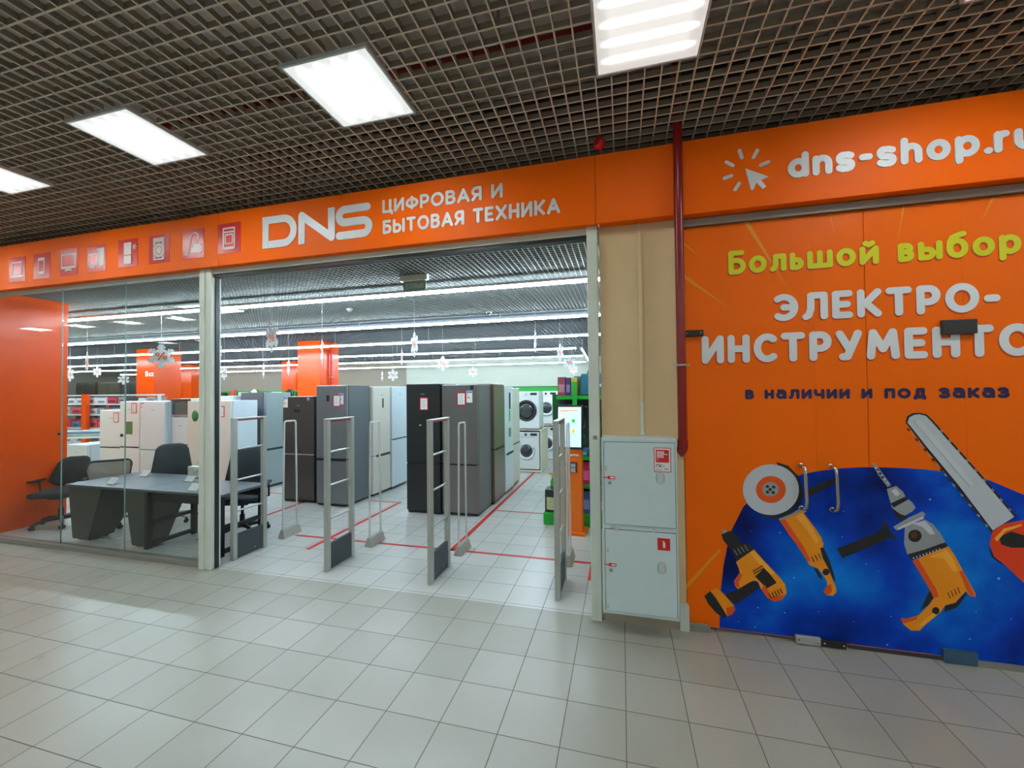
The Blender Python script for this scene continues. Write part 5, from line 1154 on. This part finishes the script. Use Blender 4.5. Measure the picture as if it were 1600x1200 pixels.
# ================================================================== SMALL GOODS on the far shelf and the left rack
fs_ = thing('display_shelf', 'long green appliance shelf far behind the grey refrigerators', 'shelf', (-12, 9.2, 0))
part('back_panel', MB().box(-15.4, -10.0, 9.45, 9.5, 0, 1.93), GREEN, fs_)
part('shelf_board', MB().box(-15.4, -10.0, 9.0, 9.44, 1.62, 1.66), WHITE_P, fs_)
part('shelf_board', MB().box(-15.4, -10.0, 9.0, 9.44, .8, .84), WHITE_P, fs_)
part('plinth', MB().box(-15.4, -10.0, 9.0, 9.44, 0, .12), GREEN_D, fs_)
def kettle(x, y, z, c, lb):
    t = thing('electric_kettle', lb, 'kettle', (x, y, z), .4, 'small appliances on the far shelf'); m = mat('kettle_%d_%d_%d' % c, c, .35)
    obj('body', MB().lathe([(0, 0), (.10, 0), (.105, .03), (.085, .24), (.06, .31), (0, .33)], (0, 0, 0), 'z', 20), m, t)
    obj('handle', MB().tube([(.07, 0, .29), (.13, 0, .28), (.15, 0, .20), (.13, 0, .08), (.098, 0, .05)], .014, 8), BLACK, t)
    obj('spout', MB().tube([(-.075, 0, .20), (-.12, 0, .26)], [.03, .015], 8), m, t)
def toaster(x, y, z, c, lb):
    t = thing('toaster', lb, 'toaster', (x, y, z), 0, 'small appliances on the far shelf')
    obj('body', MB().box(-.16, .16, -.1, .1, .015, .22), mat('toaster_%d_%d_%d' % c, c, .35), t, .03)
    obj('slot', MB().box(-.12, .12, -.045, -.015, .2185, .2215).box(-.12, .12, .015, .045, .2185, .2215), BLACK, t)
    obj('lever', MB().box(.16, .18, -.02, .02, .12, .14), BLACK, t)
    obj('foot', MB().box(-.14, .14, -.08, .08, 0, .015), BLACK, t)
for i, (x, k, c) in enumerate(((-15.1, 't', (230, 230, 230)), (-14.6, 't', (40, 40, 42)), (-14.1, 'k', (200, 60, 50)), (-13.6, 't', (226, 228, 228)), (-13.1, 'k', (220, 224, 224)), (-12.6, 't', (70, 74, 78)), (-12.1, 't', (226, 228, 230)), (-11.55, 'k', (34, 36, 40)), (-11.05, 't', (44, 44, 46)), (-10.5, 'k', (120, 122, 126)))):
    nm = {(230, 230, 230): 'white', (40, 40, 42): 'black', (200, 60, 50): 'red', (226, 228, 228): 'white', (220, 224, 224): 'white', (70, 74, 78): 'grey', (226, 228, 230): 'white', (34, 36, 40): 'black', (44, 44, 46): 'black', (120, 122, 126): 'grey'}[c]
    (kettle if k == 'k' else toaster)(x, 9.2, 1.661, c, '%s %s on the far green shelf, number %d from its left end' % (nm, 'kettle' if k == 'k' else 'toaster', i+1))
# tall things on top of the green shelf near the column
rk = thing('storage_rack', 'white wire rack with an orange upright far behind the left glass', 'rack', (-15.4, 6.3, 0))
part('upright', MB().box(-16.36, -16.16, 5.95, 6.05, 0, 1.86), ORANGE_C, rk, label='orange upright')
for x in (-18.9, -13.2): part('upright', MB().box(x-.03, x+.03, 6.0, 6.06, 0, 1.8), WHITE_P, rk)
for z in (.35, .80, 1.22, 1.55): part('shelf_board', MB().box(-19, -13.1, 6.06, 6.6, z-.03, z), WHITE_P, rk)
part('top_rail', MB().box(-19, -13.1, 6.06, 6.10, 1.80, 1.84), WHITE_P, rk)
palette = [((206, 60, 76), 'red'), ((226, 226, 230), 'white'), ((60, 62, 70), 'black'), ((220, 90, 100), 'pink'), ((150, 152, 160), 'grey'), ((90, 120, 150), 'blue'), ((196, 190, 180), 'beige')]
for z, zn in ((.351, 'lowest'), (.801, 'second'), (1.221, 'third'), (1.551, 'top')):
    x = -18.8; i = 0
    while x < -13.6:
        ww = random.uniform(.22, .46); c, cn_ = random.choice(palette[:1]+palette[3:4]+palette[1:2]) if z in (.801, .351) and x > -16.1 and x < -15 else random.choice(palette)
        hh = random.uniform(.14, .22) if z > 1.3 else random.uniform(.18, .27)
        carton(x, x+ww, 6.15, 6.5, z, z+hh, c, '%s goods box on the %s rack board, number %d from its left end' % (cn_, zn, i+1), 'box', 'goods_box', 'boxes on the white wire rack', stripe=tuple(int(v*.6) for v in c))
        x += ww+random.uniform(.03, .12); i += 1
for i, (z, c, cn_) in enumerate(((.98, (214, 222, 226), 'pale'), (1.02, (60, 150, 200), 'blue'), (1.06, (206, 210, 214), 'grey'))):
    t = thing('ironing_board', '%s ironing board lying slanted above the low freezer, %s of the stack' % (cn_, ['lowest', 'middle', 'topmost'][i]), 'ironing board', (-12.1, 3.9, z-.08), .5)
    obj('board', MB().stroke([(-.5, 0), (.3, 0)], .34, -.012, .012, 0, 20).xf(Matrix.Rotation(PI/2, 4, 'X')), mat('board_cover_%d' % i, c, .8), t)
    obj('rim', MB().tube([(p, q, -.014) for p, q in arc(.3, 0, .17, .17, -90, 90, 10)+arc(-.5, 0, .17, .17, 90, 270, 10)], .006, 6, closed=True), ALU, t)
tb = thing('display_table', 'low white display table under the stack of ironing boards', 'table', (-12.1, 3.9, 0), .5)
obj('table_top', MB().box(-.7, .7, -.25, .25, .82, .87), WHITE_P, tb)
for sx in (-.62, .62):
    for sy in (-.2, .2): obj('leg', MB().box(sx-.025, sx+.025, sy-.025, sy+.025, 0, .82), WHITE_P, tb)
# dark display cabinets along the far left wall, seen above the rack
for i, (x0, x1, c) in enumerate(((-29.5, -28.0, (70, 62, 54)), (-27.8, -26.2, (92, 80, 66)), (-26.0, -24.6, (62, 58, 56)), (-24.4, -23.4, (104, 92, 74)))):
    t = thing('display_cabinet', 'tall dark display cabinet by the far left wall, number %d from the left' % (i+1), 'cabinet', ((x0+x1)/2, 13.0, 0), 0, 'dark cabinets at the far left')
    hw = (x1-x0)/2; m = mat('cabinet_%d' % i, c, .5, var=.3, scale=3)
    obj('body', MB().box(-hw, hw, 0, .5, 0, 2.55), m, t, .01)
    for s in (-1, 1):
        dr = obj('door', MB().box(min(s*.01, s*(hw-.02)), max(s*.01, s*(hw-.02)), -.02, 0, .1, 2.45), mat('cabinet_door_%d' % i, tuple(int(v*.8) for v in c), .3, var=.5, scale=6), t)
        obj('handle', MB().box(s*.06-.01, s*.06+.01, -.04, -.02, 1.1, 1.3), ALU, dr)

# ================================================================== ABOVE THE CORRIDOR CEILING GRID
for i, (pts, c) in enumerate(((( (-14, -.1, 3.86), (-8, .05, 3.845), (-4, -.2, 3.86), (-1, -.02, 3.845), (1, -.15, 3.86), (4.4, .1, 3.85)), 'lower'), (((-12, -1.9, 4.1), (-5, -1.7, 4.0), (0, -1.8, 4.05), (4.4, -1.6, 4.1)), 'upper'))):
    tag(obj('power_cable', MB().tube(list(pts), .012, 8), RUBBER), 'black cable lying loose above the ceiling grid, %s one' % c, 'cable')
dk = thing('sprinkler_pipe', 'dark red fire pipe running above the ceiling grid over the corridor', 'pipe', (0, -.35, 4.2))
part('pipe_run', MB().tube([(-14, -.35, 4.22), (4.5, -.35, 4.22)], .03, 12), RED_P, dk)
part('hanger', MB().box(-10.01, -9.99, -.36, -.34, 4.25, 4.5).box(-5.01, -4.99, -.36, -.34, 4.25, 4.5).box(-.81, -.79, -.36, -.34, 4.25, 4.5).box(2.99, 3.01, -.36, -.34, 4.25, 4.5), ALU_D, dk)
